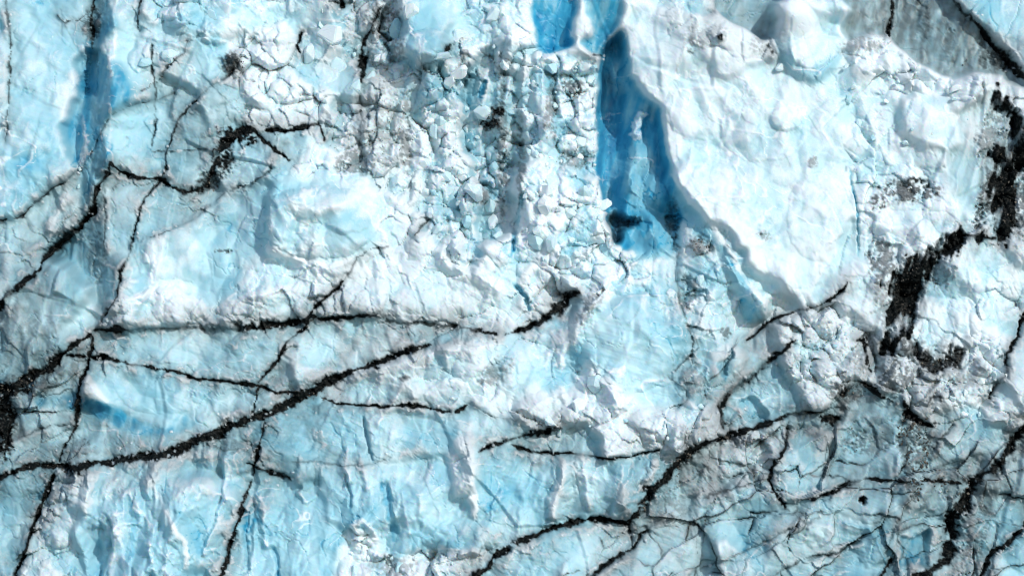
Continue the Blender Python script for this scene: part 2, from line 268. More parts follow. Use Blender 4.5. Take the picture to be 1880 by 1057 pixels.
 R('ice_plate', 'smooth light blue tilted slab right of the brown debris, lower right', 'ice slab', [(1770,800),(1800,810),(1740,830),(1780,780)], h=18, facet=.35, stri=.8, blue=.34, snow=.28, grey=0.16),
 R('ice_plate', 'grey veined slab below the tilted slab, left of the thick black seam', 'ice slab', [(1750,860),(1720,850)], h=12, facet=.5, stri=.8, blue=.3, snow=.25, grey=0.4),
 R('ice_plate', 'grey ice slab above the thin arched seam, left of the brown debris', 'ice slab', [(1600,900),(1550,930),(1620,930)], h=12, facet=.6, stri=.7, blue=.3, snow=.25, grey=0.42),
 R('ice_plate', 'blue edged ice slab below the arched seam, lower right', 'ice slab', [(1500,940),(1460,930),(1530,950)], h=12, facet=.5, stri=.7, blue=.36, snow=.25, grey=0.25),
 R('ice_plate', 'long pale blue striped slab above the lowest dirt vein, bottom right', 'ice slab', [(1480,990),(1440,1000),(1420,1030),(1540,990)], h=20, gx=-.05, facet=.5, stri=1.0, blue=.37, snow=.26, grey=0.14),
 R('ice_plate', 'blue striped slab along the bottom edge below the lowest dirt vein, right', 'ice slab', [(1520,1040),(1580,1030),(1470,1060)], h=22, facet=.4, stri=1.0, blue=.40, snow=.24, grey=0.12),
 R('ice_plate', 'ice slab with a recessed step in painted blue shadow, bottom right', 'ice slab', [(1680,960),(1660,980),(1690,1010),(1640,1020)], h=18, facet=.5, stri=.5, blue=.36, snow=.25, grey=0.25),
 R('ice_plate', 'grey veined slab between the brown debris and the thick black seam, bottom right', 'ice slab', [(1720,920),(1690,910)], h=14, facet=.6, flute=.4, blue=.28, snow=.22, grey=0.45),
 R('ice_plate', 'pale streaked slab right of the thick black seam, bottom right', 'ice slab', [(1810,950),(1840,940),(1790,1000),(1780,1040)], h=20, facet=.5, flute=.5, stri=.4, blue=.33, snow=.25, grey=0.35),
 R('ice_plate', 'blue slab in the bottom right corner below the last vein', 'ice slab', [(1860,1035),(1900,1030)], h=18, facet=.5, blue=.42, snow=.2),
 R('ice_plate', 'greenish grey dirty slab at the right edge above a thin seam, lower right', 'ice slab', [(1865,860),(1900,860)], h=14, facet=.5, flute=.5, blue=.24, snow=.15, grey=.55),
]

def C(label, pts, w, **k):
    d = dict(label=label, pts=pts, w=w); d.update(k); return d
SEAMS = [
 # upper left
 C('long thin dark crack at the far left edge of the smooth blue face', [(8,-60),(9,0),(17,30,5),(19,100,4),(23,135,4.5),(22,185,4.5),(17,225,3.5),(11,262,3)], 5, feather=1.2, deep=2.0, dark=.85, name='dark_crack', cat='crack'),
 C('dark vertical stain seam at the top left beside the shaded column', [(166,-30),(168,15,8),(170,55,8),(172,85,4)], 8, feather=3, dark=.8),
 C(None, [(106,28),(120,43),(136,34),(152,33),(162,20)], 3.5, dark=.8),
 C('short dark crack at the top edge, right of the shaded column', [(264,-40),(262,10),(258,55,3)], 6, feather=1, deep=1.5, name='dark_crack', cat='crack'),
 C('thin straight vertical crack in the smooth blue panel, upper left', [(280,88),(283,130,4),(286,165,4.5),(284,215,4),(280,268,3)], 4, feather=1, deep=1.4, dark=.9, halo=.2, name='dark_crack', cat='crack'),
 C(None, [(346,80),(341,105),(321,115),(301,140),(264,171)], 3.5, dark=.75),
 C(None, [(321,173),(281,185),(241,198),(211,216),(186,250),(160,300),(118,334)], 3.2, dark=.6),
 C('thin dirty vein descending from the brown smear to the long horizontal seam, upper left', [(440,112,10),(421,140,5),(386,165,5),(351,195,4.5),(331,220,5),(321,250,5),(308,281,4),(306,311,4),(288,341,4),(266,366,5),(251,411,5),(241,461,5),(228,501,7),(226,530,5),(218,557,4),(190,582,5),(178,607,7)], 5, feather=2, dark=.8),
 C(None, [(280,278),(351,278),(391,276)], 3, dark=.75),
 C('thick black seam bending through the upper left, widest at its right end', [(208,303,10),(221,318,9),(261,328,8),(301,333,10),(321,346,11),(346,353,12),(371,346,16),(386,321,18),(401,296,20),(409,276,20),(426,252,26),(446,242,22),(470,242,12),(482,256,8),(505,275,8),(534,297,5)], 12, feather=2),
 C('short jagged black streak below the white snow slope, upper left', [(488,241,8),(515,241,10),(540,241,9),(566,232,10),(590,231,8),(598,258,3)], 9, feather=1.2),
 C('steep black seam falling diagonally to the left edge', [(206,308,7),(200,326,7),(181,351,9),(166,391,11),(135,426,16),(110,441,16),(90,461,16),(75,490,13),(40,525,13),(0,562,16),(-60,600,14)], 12, feather=2.2),
 C('thin vein at the left edge above the steep black seam', [(-60,408,4),(0,405,4),(40,399,5),(65,373,4),(100,346,4),(122,333,3)], 4.5, dark=.9),
 C(None, [(196,328),(194,400),(194,462)], 4, dark=.7, feather=3),
 C('thin vein rising to the right in the left centre, ending by the black streak', [(276,436,2.5),(321,421,3.5),(361,401,4),(386,374,4),(416,354,4),(451,341,4),(480,328,4),(497,316,5),(503,294,4)], 4, dark=.8),
 # left centre and lower left
 C('long horizontal black seam left half, thickest near its right end', [(176,606,7),(200,605,9),(251,604,9),(301,603,8),(341,605,8),(381,598,10),(426,603,14),(480,600,15),(520,592,15),(560,589,13),(580,580,10)], 10, feather=2, deep=1.3),
 C('horizontal dark seam continuing right of the vein crossing to the centre', [(588,584,8),(620,585,10),(660,578,8),(695,583,8),(730,593,10),(770,593,9),(821,598,8),(871,606,7),(912,610,5)], 9, feather=2.4, dark=.95, deep=1.2),
 C('short dark wedge crack opening to the right under the snow apron, centre', [(926,612,6),(950,608,10),(975,600,12),(1005,583,14),(1032,558,26),(1052,543,22),(1064,536,6)], 12, feather=1.2, deep=2.0, name='dark_crack', cat='crack'),
 C(None, [(705,585),(740,605),(760,620)], 3, dark=.5),
 C('heavy black seam junction at the left edge', [(-60,712,26),(0,710,24),(30,706,26),(65,688,20),(95,673,16),(112,652,13),(145,631,11),(172,612,9)], 16, feather=2.4),
 C('long thin black seam sloping gently down to the right from the left junction', [(126,652,8),(165,653,10),(211,660,7),(261,670,7),(311,680,6),(361,692,6),(416,700,6),(474,708,7),(500,715,8),(548,720,6)], 7, feather=1.8),
 C('thin black seam running right from the diagonal seam to the knot of dirt', [(588,730,6),(620,740,7),(670,747,6),(720,745,5),(771,746,5),(825,755,7)], 6, feather=1.8),
 C('small dark knot of dirt at the right end of the thin seam, centre', [(836,756,10),(850,752,18),(858,742,8)], 12, feather=1.5, name='dirt_knot', cat='dirt knot'),
 C(None, [(866,744),(906,762),(950,770)], 2.4, dark=.45),
 C('crooked dark vein linking the seam junction down to the long diagonal seam, left', [(176,616,5),(170,647,8),(160,677,8),(151,702,8),(145,737,7),(138,777,7),(125,807,8),(112,832,7),(107,846,6)], 7, feather=2.2, minf=.8),
 C('long thick black seam climbing diagonally from the lower left edge toward the centre', [(-60,895,12),(0,877,13),(35,861,11),(75,851,13),(110,855,20),(150,859,18),(180,846,14),(221,843,14),(281,833,16),(321,827,15),(351,812,22),(391,798,22),(426,781,18),(480,762,18),(530,740,20),(570,722,20),(600,701,16),(636,685,14),(681,672,13),(721,655,12),(756,642,11),(790,633,6)], 16, feather=2.1),
 C(None, [(800,632),(830,628),(870,618)], 4, dark=.55),
 C('steep dark vein running to the bottom edge at far left', [(100,874,12),(80,918,9),(65,958,8),(50,1008,7),(30,1056,6),(10,1120,6)], 8, feather=2.2),
 C('vertical dark vein crossing the diagonal seam, lower left of centre', [(475,712,6),(466,745,7),(462,758,5)], 6, feather=2, minf=.8),
 C('long thin dark vein dropping from the diagonal seam to the bottom edge', [(488,774,5),(482,800,6),(474,826,7),(466,868,7),(446,923,6),(431,978,6),(421,1013,7),(406,1062,6),(395,1120,5)], 6, feather=2, minf=.8),
 C('short dark pocket of dirt beside the dropping vein, lower left of centre', [(455,850,5),(470,858,8),(500,868,12),(533,879,10)], 9, feather=2, dark=.95),
 C(None, [(385,815),(410,825),(440,822),(480,845)], 7, dark=.5, feather=2.5),
 C(None, [(-20,820),(20,810),(65,790),(100,783),(135,778)], 3.5, dark=.7),
 C('crumbly dark vein rising from the triangular slab through the snow to upper centre', [(475,702,5),(488,688,5),(505,667,5),(530,627,6),(545,612,4),(562,600,6),(578,567,7),(600,545,5),(620,530,5),(632,514,5)], 5.5, feather=1.8, dark=.9),
 C(None, [(632,514),(655,476),(690,456),(715,455)], 3.6, dark=.6, halo=.3),
 C(None, [(583,745),(585,800),(585,890)], 5, dark=.33, feather=2, deep=.1),
 C(None, [(535,848),(595,848),(635,853),(686,848),(721,838),(771,830)], 4, dark=.55, feather=3),
 C('thin dark seam under the pale jutting slab, right of the white pillar', [(881,828,6),(906,816,8),(930,806,8),(950,800,9),(980,793,12),(1010,788,13),(1032,784,10)], 9, feather=2.2, dark=.92),
 C('fine dark seam along the foot of the white snow heap, centre right', [(935,816,5),(975,827,7),(1020,830,6),(1060,830,5),(1120,838,5),(1166,834,5),(1205,822,6)], 5.5, feather=2),
 C('arched black seam along the bottom, right of centre', [(850,1075,10),(880,1048,14),(905,1022,17),(940,995,15),(980,983,12),(1015,968,11),(1050,956,11),(1080,951,12),(1110,953,11),(1150,957,10)], 13, feather=1.7),
 C('thick jagged black seam stepping up from the arched seam, lower right of centre', [(1158,952,14),(1176,925,18),(1195,898,22),(1212,884,20),(1226,873,22),(1246,846,24),(1262,826,26)], 20, feather=1.4),
 C('dark patchy seam running right below the glassy window', [(1272,820,16),(1300,808,10),(1321,806,12),(1345,798,12),(1366,793,12),(1400,780,17),(1430,768,12),(1450,758,13),(1482,757,7),(1505,757,5)], 12, feather=1.9),
 C('black rounded clot of dirt at the end of the patchy seam, right', [(1508,766,16),(1524,768,24),(1536,766,10)], 18, feather=1.5, name='dirt_knot', cat='dirt knot'),
 C('black curved seam framing the left of the glassy ice window', [(1328,785,8),(1326,770,12),(1324,748,13),(1341,723,13),(1376,694,12),(1420,659,9),(1440,638,10),(1457,624,5)], 11, feather=2.1),
 C('thin dark seam climbing to the blue crack on the right slope', [(1372,624,4),(1400,602,5),(1425,586,5),(1440,580,7),(1475,565,5),(1510,556,7),(1530,545,6),(1545,530,5),(1552,517,4)], 5.5, feather=1.7),
 C(None, [(1157,962),(1156,1004)], 6, dark=.95),
 C('crumbly dirt vein curving from the bottom edge to below the jagged seam', [(1070,1075,6),(1095,1047,6),(1125,1023,8),(1156,1008,8),(1186,973,9),(1208,956,8),(1228,948,6),(1251,944,4)], 7, feather=2.6, dark=.85),
 C(None, [(1241,928),(1271,913),(1311,903),(1356,893),(1391,880),(1420,873)], 4.5, dark=.75, feather=3),
 C(None, [(1291,848),(1321,873),(1341,878),(1370,866)], 4, dark=.75),
 C(None, [(1266,1057),(1311,1033),(1366,1008),(1420,983),(1450,965)], 4, dark=.6, feather=2.5),
 C(None, [(1271,943),(1275,980),(1283,1018)], 3.5, dark=.7),
 C(None, [(1246,500),(1246,552),(1261,597),(1271,627),(1266,652),(1241,677)], 4, dark=.7, feather=2),
 C(None, [(1225,690),(1255,710),(1262,730),(1245,745)], 4, dark=.55, feather=3),
 # right
 dict(label='huge black ragged hollow down the right side', poly=[(1814,168),(1826,168),(1841,183),(1854,200),(1869,226),(1880,236),(1894,290),(1866,321),(1866,341),(1876,350),(1863,371),(1864,396),(1852,421),(1845,443),(1831,446),(1817,431),(1820,386),(1806,353),(1824,321),(1822,281),(1838,273),(1856,251),(1850,222),(1838,204),(1821,213),(1812,200)], w=36, name='dirt_hollow', cat='dark hollow'),
 dict(label='thick black arc sweeping down left from the dark hollow', poly=[(1721,427),(1761,428),(1816,430),(1819,441),(1763,442),(1752,456),(1723,473),(1709,484),(1699,503),(1684,530),(1680,587),(1675,612),(1662,624),(1650,600),(1640,640),(1628,659),(1617,642),(1622,592),(1630,557),(1628,527),(1625,499),(1650,498),(1659,478),(1684,463),(1699,448),(1713,443)], w=24),
 dict(label='ragged black dirt fringe under the dimpled ice face, right', poly=[(1668,622),(1688,630),(1703,655),(1721,664),(1744,645),(1770,636),(1770,657),(1752,670),(1726,681),(1699,680),(1684,664),(1673,647)], w=14, dark=.78),
 C('short black hook of dirt left of the black arc foot', [(1572,622,6),(1588,621,10),(1590,640,8),(1591,662,6),(1600,680,4)], 8, feather=1.4),
 C('jagged black dirt streak in the white crumbly snow, right', [(1546,722,12),(1560,708,16),(1574,700,14),(1592,710,10),(1614,724,8),(1636,735,5)], 12, feather=1.9),
 C('dark dirt tongue dropping from the snow bank to the brown debris', [(1654,730,6),(1660,745,12),(1668,764,14),(1690,772,12),(1706,778,8)], 11, feather=2.2),
 C(None, [(1700,740),(1704,728),(1718,724),(1724,736)], 5, dark=.85),
 C('thin jagged black seam down the right edge', [(1880,578,6),(1870,590,9),(1866,617,7),(1841,647,7),(1844,682,6),(1826,702,5),(1811,729,4)], 7, feather=1.6),
 C('thick black diagonal seam in the lower right corner', [(1900,752,16),(1870,785,16),(1846,823,22),(1826,853,22),(1800,873,20),(1780,893,22),(1768,923,30),(1745,950,34),(1750,990,30),(1738,1025,24),(1705,1046,20),(1670,1058,16),(1640,1100,14)], 24, feather=1.7),
 C('thin arched black seam left of the brown debris, lower right', [(1432,924,6),(1460,920,7),(1490,913,8),(1530,898,8),(1565,883,7),(1611,878,6),(1650,880,6)], 7, feather=2),
 C('thin black seam from the brown debris to the thick diagonal seam', [(1682,880,6),(1726,881,7),(1762,887,7)], 6.5, feather=2),
 C('thin black seam at the right edge below the greenish slab', [(1800,900,6),(1840,907,6),(1900,917,6)], 6, feather=2),
 C('dark crooked crack along the left of the angular slab, lower right', [(1448,775,6),(1447,800,6),(1440,822,5),(1417,850,6),(1408,878,6),(1422,904,6),(1440,928,8),(1462,945,7),(1478,956,4)], 6, feather=1.3, deep=1.8, name='dark_crack', cat='crack'),
 C('thin dirt vein rising from the bottom edge to the brown debris, lower right', [(1380,1075,4),(1430,1043,5),(1470,1027,5),(1500,1018,6),(1535,1013,5),(1570,993,6),(1600,966,5),(1626,943,5),(1650,923,5),(1664,908,5)], 5.2, feather=2.4, dark=.85),
 C(None, [(1620,1013),(1640,968),(1661,925)], 4, dark=.75, feather=2.5),
 C('thin black seam to the bottom right corner', [(1780,1090,8),(1801,1056,8),(1821,1018,8),(1851,993,10),(1880,966,7),(1910,940,6)], 8, feather=2),
 C(None, [(1600,1075),(1616,1057),(1632,1026)], 9, dark=.95),
 C(None, [(1711,828),(1721,803),(1746,780)], 4, dark=.8),
 C(None, [(1701,863),(1751,848),(1811,826)], 3, dark=.5, feather=3),
 C(None, [(1400,985),(1440,970),(1500,950)], 3, dark=.45, feather=3),
 C(None, [(1517,790),(1520,830),(1513,870),(1535,840)], 4, dark=.55, feather=3),
 C(None, [(1375,940),(1400,938),(1425,936)], 5, dark=.85),
 # top
 C(None, [(1750,432,6),(1776,430,9),(1806,434,6),(1838,440,9)], 8, dark=1, feather=1.4),
 C(None, [(1640,655),(1622,690),(1600,712)], 6, dark=.7, feather=3), C(None, [(1735,668),(1712,700),(1690,730),(1672,745)], 5, dark=.6, feather=3),
 C('narrow black vertical gap between the two grey ice walls at the top right', [(1645,-60,6),(1642,20,8),(1637,50,6),(1633,68,4)], 7, feather=1, deep=2, name='dark_crack', cat='crack'),
 C('black ragged edge between the grey wall and the blue corner wall', [(1735,-20,5),(1750,4,6),(1795,46,6),(1825,86,8),(1848,108,14),(1868,132,12),(1884,152,8)], 8, feather=1.6, deep=.8),
 C('black dirty gap between ice lumps at the top, left of centre', [(704,10,6),(695,25,12),(684,50,10),(668,75,18),(664,100,20),(668,130,14),(662,150,8)], 12, feather=1.3, deep=1.5, dark=.95, name='dirt_gap', cat='dark gap'),
 C('dark gap left of the angular block at the top', [(552,60,6),(548,82,9),(551,97,6)], 7, feather=1.2, deep=2, name='dark_crack', cat='crack'),
 C(None, [(622,-10),(629,14)], 12, deep=2),
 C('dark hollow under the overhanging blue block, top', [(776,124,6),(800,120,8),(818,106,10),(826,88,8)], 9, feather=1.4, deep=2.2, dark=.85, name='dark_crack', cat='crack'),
 C(None, [(660,170),(663,215),(662,270)], 4.5, dark=.5, feather=2.5),
 C(None, [(763,430),(774,416),(788,402)], 5, dark=.9),
 C(None, [(1090,102),(1106,102),(1118,88),(1124,72)], 5, dark=.9, deep=2),
 C(None, [(1412,70),(1406,85),(1415,100)], 7, dark=.9, deep=2),
 C(None, [(1297,24),(1308,24),(1314,8)], 5, dark=.9),
]
SMUDGES = [
 dict(x=922, y=250, rx=13, ry=150, a=.42, grain=.9), dict(x=1016, y=190, rx=9, ry=80, a=.45, grain=.9), dict(x=958, y=300, rx=9, ry=90, a=.35, grain=.9), dict(x=745, y=250, rx=12, ry=100, a=.35, grain=.9), dict(x=850, y=120, rx=12, ry=60, a=.4, grain=.9), dict(x=1240, y=430, rx=9, ry=50, a=.5, grain=.8),
 dict(x=1805, y=370, rx=20, ry=70, a=.6, grain=.9, rot=14), dict(x=1640, y=690, rx=40, ry=50, a=.5, grain=1), dict(x=1700, y=500, rx=50, ry=40, a=.4, grain=1), dict(x=1620, y=480, rx=30, ry=40, a=.5, grain=1), dict(x=1760, y=690, rx=60, ry=40, a=.3, grain=1),
 dict(x=1875, y=380, rx=24, ry=60, a=.5, grain=.9), dict(x=1660, y=640, rx=30, ry=40, a=.6, grain=.9), dict(x=1855, y=800, rx=30, ry=60, a=.4, grain=.6), dict(x=1770, y=980, rx=50, ry=70, a=.4, grain=.8), dict(x=60, y=700, rx=80, ry=26, a=.5), dict(x=12, y=620, rx=20, ry=120, a=.3),
 dict(x=428, y=118, rx=26, ry=24, a=.7, rot=-30), dict(x=170, y=40, rx=22, ry=46, a=.55),
 dict(x=440, y=250, rx=50, ry=24, a=.9, rot=10, grain=.7), dict(x=412, y=290, rx=24, ry=40, a=.8, grain=.6), dict(x=385, y=330, rx=34, ry=26, a=.7, grain=.4, rot=-30), dict(x=700, y=30, rx=34, ry=40, a=.5, grain=.9),
 dict(x=690, y=230, rx=60, ry=90, a=.22, grain=.9), dict(x=720, y=90, rx=26, ry=30, a=.4, grain=.9),
 dict(x=652, y=300, rx=40, ry=26, a=.4, grain=.9), dict(x=900, y=225, rx=26, ry=14, a=.8, grain=.6),
 dict(x=916, y=205, rx=18, ry=18, a=.85, grain=.5), dict(x=880, y=355, rx=24, ry=28, a=.45, grain=.4),
 dict(x=1050, y=160, rx=24, ry=20, a=.55, grain=.8), dict(x=1055, y=290, rx=40, ry=20, a=.35, grain=.9),
 dict(x=1010, y=210, rx=16, ry=50, a=.4, grain=.8), dict(x=1156, y=410, rx=30, ry=12, a=.6, grain=.9, rot=-15),  # last smudge paints the dark of the crevasse hole
 
 dict(x=1284, y=450, rx=26, ry=20, a=.45, grain=.8), dict(x=1236, y=400, rx=14, ry=40, a=.5),
 dict(x=1290, y=70, rx=50, ry=26, a=.22, grain=.9), dict(x=1316, y=77, rx=9, ry=7, a=.8), dict(x=1390, y=85, rx=30, ry=20, a=.25, grain=.9),
 dict(x=1665, y=350, rx=60, ry=26, a=.62, grain=1.0), dict(x=1680, y=332, rx=24, ry=9, a=.8, grain=.6), dict(x=1610, y=372, rx=20, ry=18, a=.6, grain=.8),
 dict(x=1550, y=720, rx=40, ry=40, a=.5, grain=.8), dict(x=1480, y=650, rx=90, ry=60, a=.16, grain=1), dict(x=1600, y=650, rx=50, ry=50, a=.35, grain=.9),
 dict(x=1662, y=800, rx=26, ry=46, a=.5, grain=.75), dict(x=1668, y=870, rx=20, ry=50, a=.5, grain=.7), dict(x=1690, y=810, rx=44, ry=60, a=.45, grain=.7),
 dict(x=1700, y=660, rx=80, ry=40, a=.35, grain=.9), dict(x=1640, y=560, rx=44, ry=90, a=.35, grain=.9), dict(x=1845, y=330, rx=50, ry=130, a=.45, grain=.8),
 dict(x=1810, y=250, rx=24, ry=60, a=.35, grain=.9, rot=12), dict(x=1835, y=110, rx=34, ry=24, a=.6, rot=40), dict(x=1810, y=90, rx=18, ry=50, a=.45),
 dict(x=1590, y=815, rx=60, ry=26, a=.35, grain=1), dict(x=1600, y=790, rx=80, ry=40, a=.2, grain=.9), dict(x=1581, y=918, rx=10, ry=9, a=.9), dict(x=1730, y=860, rx=40, ry=14, a=.4, grain=.9),
 dict(x=1350, y=805, rx=70, ry=16, a=.5, grain=.9), dict(x=1230, y=860, rx=60, ry=60, a=.28, grain=.8), dict(x=1220, y=930, rx=70, ry=40, a=.3, grain=.8),
 dict(x=1330, y=612, rx=18, ry=12, a=.5, grain=.9), dict(x=1270, y=700, rx=34, ry=40, a=.35, grain=.7), dict(x=1265, y=530, rx=22, ry=40, a=.4, grain=.9),
 dict(x=1700, y=20, rx=16, ry=60, a=.35, grain=.5), dict(x=1745, y=80, rx=14, ry=50, a=.25, grain=.5), dict(x=1600, y=30, rx=14, ry=50, a=.15),
 dict(x=910, y=680, rx=40, ry=22, a=.3, rot=-35, grain=.6), dict(x=1080, y=560, rx=18, ry=46, a=.35, rot=30, grain=.9), dict(x=745, y=690, rx=14, ry=8, a=.5),
 dict(x=500, y=800, rx=70, ry=40, a=.18), dict(x=180, y=470, rx=30, ry=60, a=.35), dict(x=60, y=620, rx=80, ry=60, a=.2), dict(x=8, y=770, rx=24, ry=90, a=1.0, grain=.4), dict(x=20, y=712, rx=60, ry=22, a=.9, grain=.4),
 dict(x=90, y=900, rx=60, ry=40, a=.35), dict(x=130, y=830, rx=60, ry=30, a=.35), dict(x=440, y=820, rx=70, ry=22, a=.4), dict(x=410, y=460, rx=24, ry=6, a=.55, grain=1),
 dict(x=720, y=1035, rx=50, ry=20, a=.25, grain=1), dict(x=1270, y=90, rx=20, ry=20, a=.3, grain=.9), dict(x=1580, y=85, rx=50, ry=20, a=.3, grain=.9, rot=-10),
 dict(x=1400, y=430, rx=14, ry=9, a=.3, grain=.9), dict(x=1490, y=300, rx=10, ry=12, a=.35, grain=.9),
]
BARRIERS = [[(1575,466),(1573,416),(1565,361),(1555,311),(1555,250),(1540,150)], [(1060,530),(1055,600),(1040,680),(1060,720)], [(668,748),(673,828),(690,850),(700,900)],
 [(470,340),(560,330),(640,345),(700,440),(650,480),(560,480),(470,470)], [(875,770),(872,860),(870,960)], [(1240,480),(1250,560),(1262,640)]]
# crests (h>0), grooves (h<0); lr / ll: reach to the right / left hand of the line's run
STROKES = [
 dict(pts=[(1222,312),(1262,352),(1312,422),(1360,505),(1425,585)], w=10, h=40, lr=70, ll=95, snow=.35, jag=.25, warp=.5),
 dict(pts=[(214,-40),(216,60),(212,160),(205,290),(204,330)], w=6, h=16, lr=30, ll=40, snow=.2),
 dict(pts=[(168,85),(168,130),(166,180)], w=30, deep=30, blue=.62, clear=.9),  # deep blue shadow of the gap, coloured into the ice
 dict(pts=[(1575,470),(1574,416),(1566,361),(1556,311)], w=4, deep=6, blue=.6, clear=.9, part='blue_crack'),
 dict(pts=[(940,470),(950,400),(960,350)], w=9, deep=14, blue=.6, clear=.9), dict(pts=[(945,520),(965,545),(975,570)], w=9, deep=12, blue=.6, clear=.9),
 dict(pts=[(706,880),(715,930),(726,985)], w=15, deep=14, blue=.66, clear=.95, part='blue_groove'),
 dict(pts=[(670,760),(676,810),(688,845)], w=6, deep=10, blue=.5, clear=.9), dict(pts=[(632,860),(640,900),(646,935)], w=7, deep=9, blue=.5, clear=.9),
 dict(pts=[(450,930),(452,990),(460,1060)], w=9, deep=9, blue=.6, clear=.9), dict(pts=[(500,1000),(510,1040),(512,1070)], w=9, deep=9, blue=.62, clear=.9),
 dict(pts=[(880,180),(886,150),(882,175)], w=12, deep=12, blue=.7, clear=.9),
 dict(pts=[(1346,640),(1332,664),(1329,694)], w=9, deep=14, blue=.8, clear=1, part='blue_cleft'),
 # white crests of the flutes, bottom left
 dict(pts=[(186,858),(174,900),(166,945)], w=7, h=12, lr=60, ll=24, snow=.3), dict(pts=[(280,858),(300,905),(326,950),(350,985),(356,1060)], w=9, h=20, lr=26, ll=90, snow=.45, part='snow_crest'),
 dict(pts=[(238,890),(262,925),(290,960),(312,1010),(320,1070)], w=8, h=14, lr=24, ll=80, snow=.35),
 dict(pts=[(222,950),(234,1000),(240,1070)], w=8, h=11, lr=22, ll=60, snow=.25), dict(pts=[(285,980),(294,1030),(304,1080)], w=9, h=20, lr=14, ll=44, snow=.35),
 dict(pts=[(190,955),(185,1010),(190,1070)], w=12, h=-16, lr=26, ll=20, blue=.5, clear=.7), dict(pts=[(255,955),(250,1015)], w=14, h=-14, lr=24, ll=24, blue=.55, clear=.7), dict(pts=[(300,890),(360,960),(372,1010)], w=16, h=-10, lr=30, ll=24, blue=.5, clear=.6),
 dict(pts=[(475,900),(484,950),(492,1010)], w=6, h=20, lr=14, ll=40, snow=.35), dict(pts=[(545,900),(572,922)], w=6, h=12, lr=10, ll=24, snow=.35),
 dict(pts=[(845,790),(862,850),(872,900),(872,955)], w=14, h=18, lr=26, ll=50, snow=.55, part='snow_crest'), dict(pts=[(690,790),(720,740),(745,700),(770,740)], w=6, h=12, lr=16, ll=20, snow=.4),
 dict(pts=[(640,815),(636,850),(642,890)], w=6, h=14, lr=14, ll=16, snow=.4), dict(pts=[(660,820),(668,870),(680,900)], w=5, h=10, lr=12, ll=16, snow=.3),
 dict(pts=[(740,890),(745,940),(752,985)], w=5, h=12, lr=22, ll=16, snow=.25), dict(pts=[(640,970),(665,950),(690,970),(700,1000)], w=12, h=16, lr=20, ll=20, snow=.45),
 dict(pts=[(1035,835),(1030,880),(1015,930),(1010,955)], w=12, h=20, lr=14, ll=36, snow=.5), dict(pts=[(1072,820),(1068,870),(1085,940)], w=5, h=14, lr=14, ll=24, snow=.3),
 dict(pts=[(1140,840),(1142,890),(1145,930)], w=5, h=14, lr=30, ll=20, snow=.2), dict(pts=[(1205,835),(1195,870),(1180,900)], w=14, h=16, lr=16, ll=24, snow=.45),
 dict(pts=[(960,940),(985,920),(1010,905)], w=5, h=8, lr=16, ll=16, snow=.2),
 # snow apron sweeping down left from the pillar foot
 dict(pts=[(1160,475),(1110,520),(1075,565),(1048,610),(1030,650),(1028,690)], w=20, h=20, lr=26, ll=26, snow=.55), dict(pts=[(1120,500),(1090,545),(1065,600)], w=9, h=10, lr=14, ll=14, snow=.3),
 dict(pts=[(1060,720),(1090,690),(1120,720),(1145,760)], w=26, h=26, lr=20, ll=36, snow=.4), dict(pts=[(940,760),(1000,730),(1040,720)], w=22, h=18, lr=24, ll=18, snow=.5), dict(pts=[(1110,676),(1150,678)], w=12, h=10, lr=12, ll=18, snow=.5),
 dict(pts=[(180,560),(230,548),(320,532),(372,560),(384,590)], w=10, h=14, lr=26, ll=10, snow=.5), dict(pts=[(390,575),(460,545),(540,530)], w=14, h=14, lr=26, ll=14, snow=.5),
 dict(pts=[(800,470),(860,500),(930,545)], w=20, h=14, lr=20, ll=20, snow=.4), dict(pts=[(640,700),(680,680),(760,660),(830,640),(920,630)], w=24, h=14, lr=24, ll=16, snow=.5),
 dict(pts=[(1245,470),(1240,510),(1262,560)], w=6, h=-14, lr=12, ll=12),
 dict(pts=[(478,452),(520,470),(600,492),(660,476)], w=16, h=14, lr=20, ll=20, snow=.5), dict(pts=[(500,380),(560,360),(600,340)], w=8, h=10, lr=20, ll=20, snow=.2),
 dict(pts=[(150,200),(158,260),(150,310)], w=16, h=14, lr=16, ll=18, snow=.5), dict(pts=[(208,100),(209,135)], w=9, h=12, lr=12, ll=14, snow=.7),
 dict(pts=[(130,350),(100,400),(90,430)], w=14, h=12, lr=14, ll=14, snow=.45), dict(pts=[(936,40),(950,120),(930,200)], w=30, h=12, lr=26, ll=26, snow=.1),
 dict(pts=[(1010,110),(1012,170),(1030,250)], w=10, h=-24, lr=16, ll=16), dict(pts=[(940,120),(945,220),(935,330),(930,420)], w=14, h=-26, lr=26, ll=24),
 dict(pts=[(1182,202),(1174,222),(1164,244),(1186,250)], w=18, h=18, lr=14, ll=16, snow=.55),
 # ledge edges of the stepped slabs, bottom right; the blue paints a ledge's shadow
 dict(pts=[(1478,955),(1515,963),(1530,985)], w=5, h=16, lr=40, ll=8), dict(pts=[(1535,955),(1590,968),(1612,1000),(1625,1035)], w=8, h=18, lr=44, ll=10, blue=.5, clear=.8),
 dict(pts=[(1275,560),(1290,600),(1330,620)], w=5, h=12, lr=20, ll=20, snow=.2),
 dict(pts=[(70,720),(100,690),(130,670)], w=6, h=10, lr=14, ll=14),
]
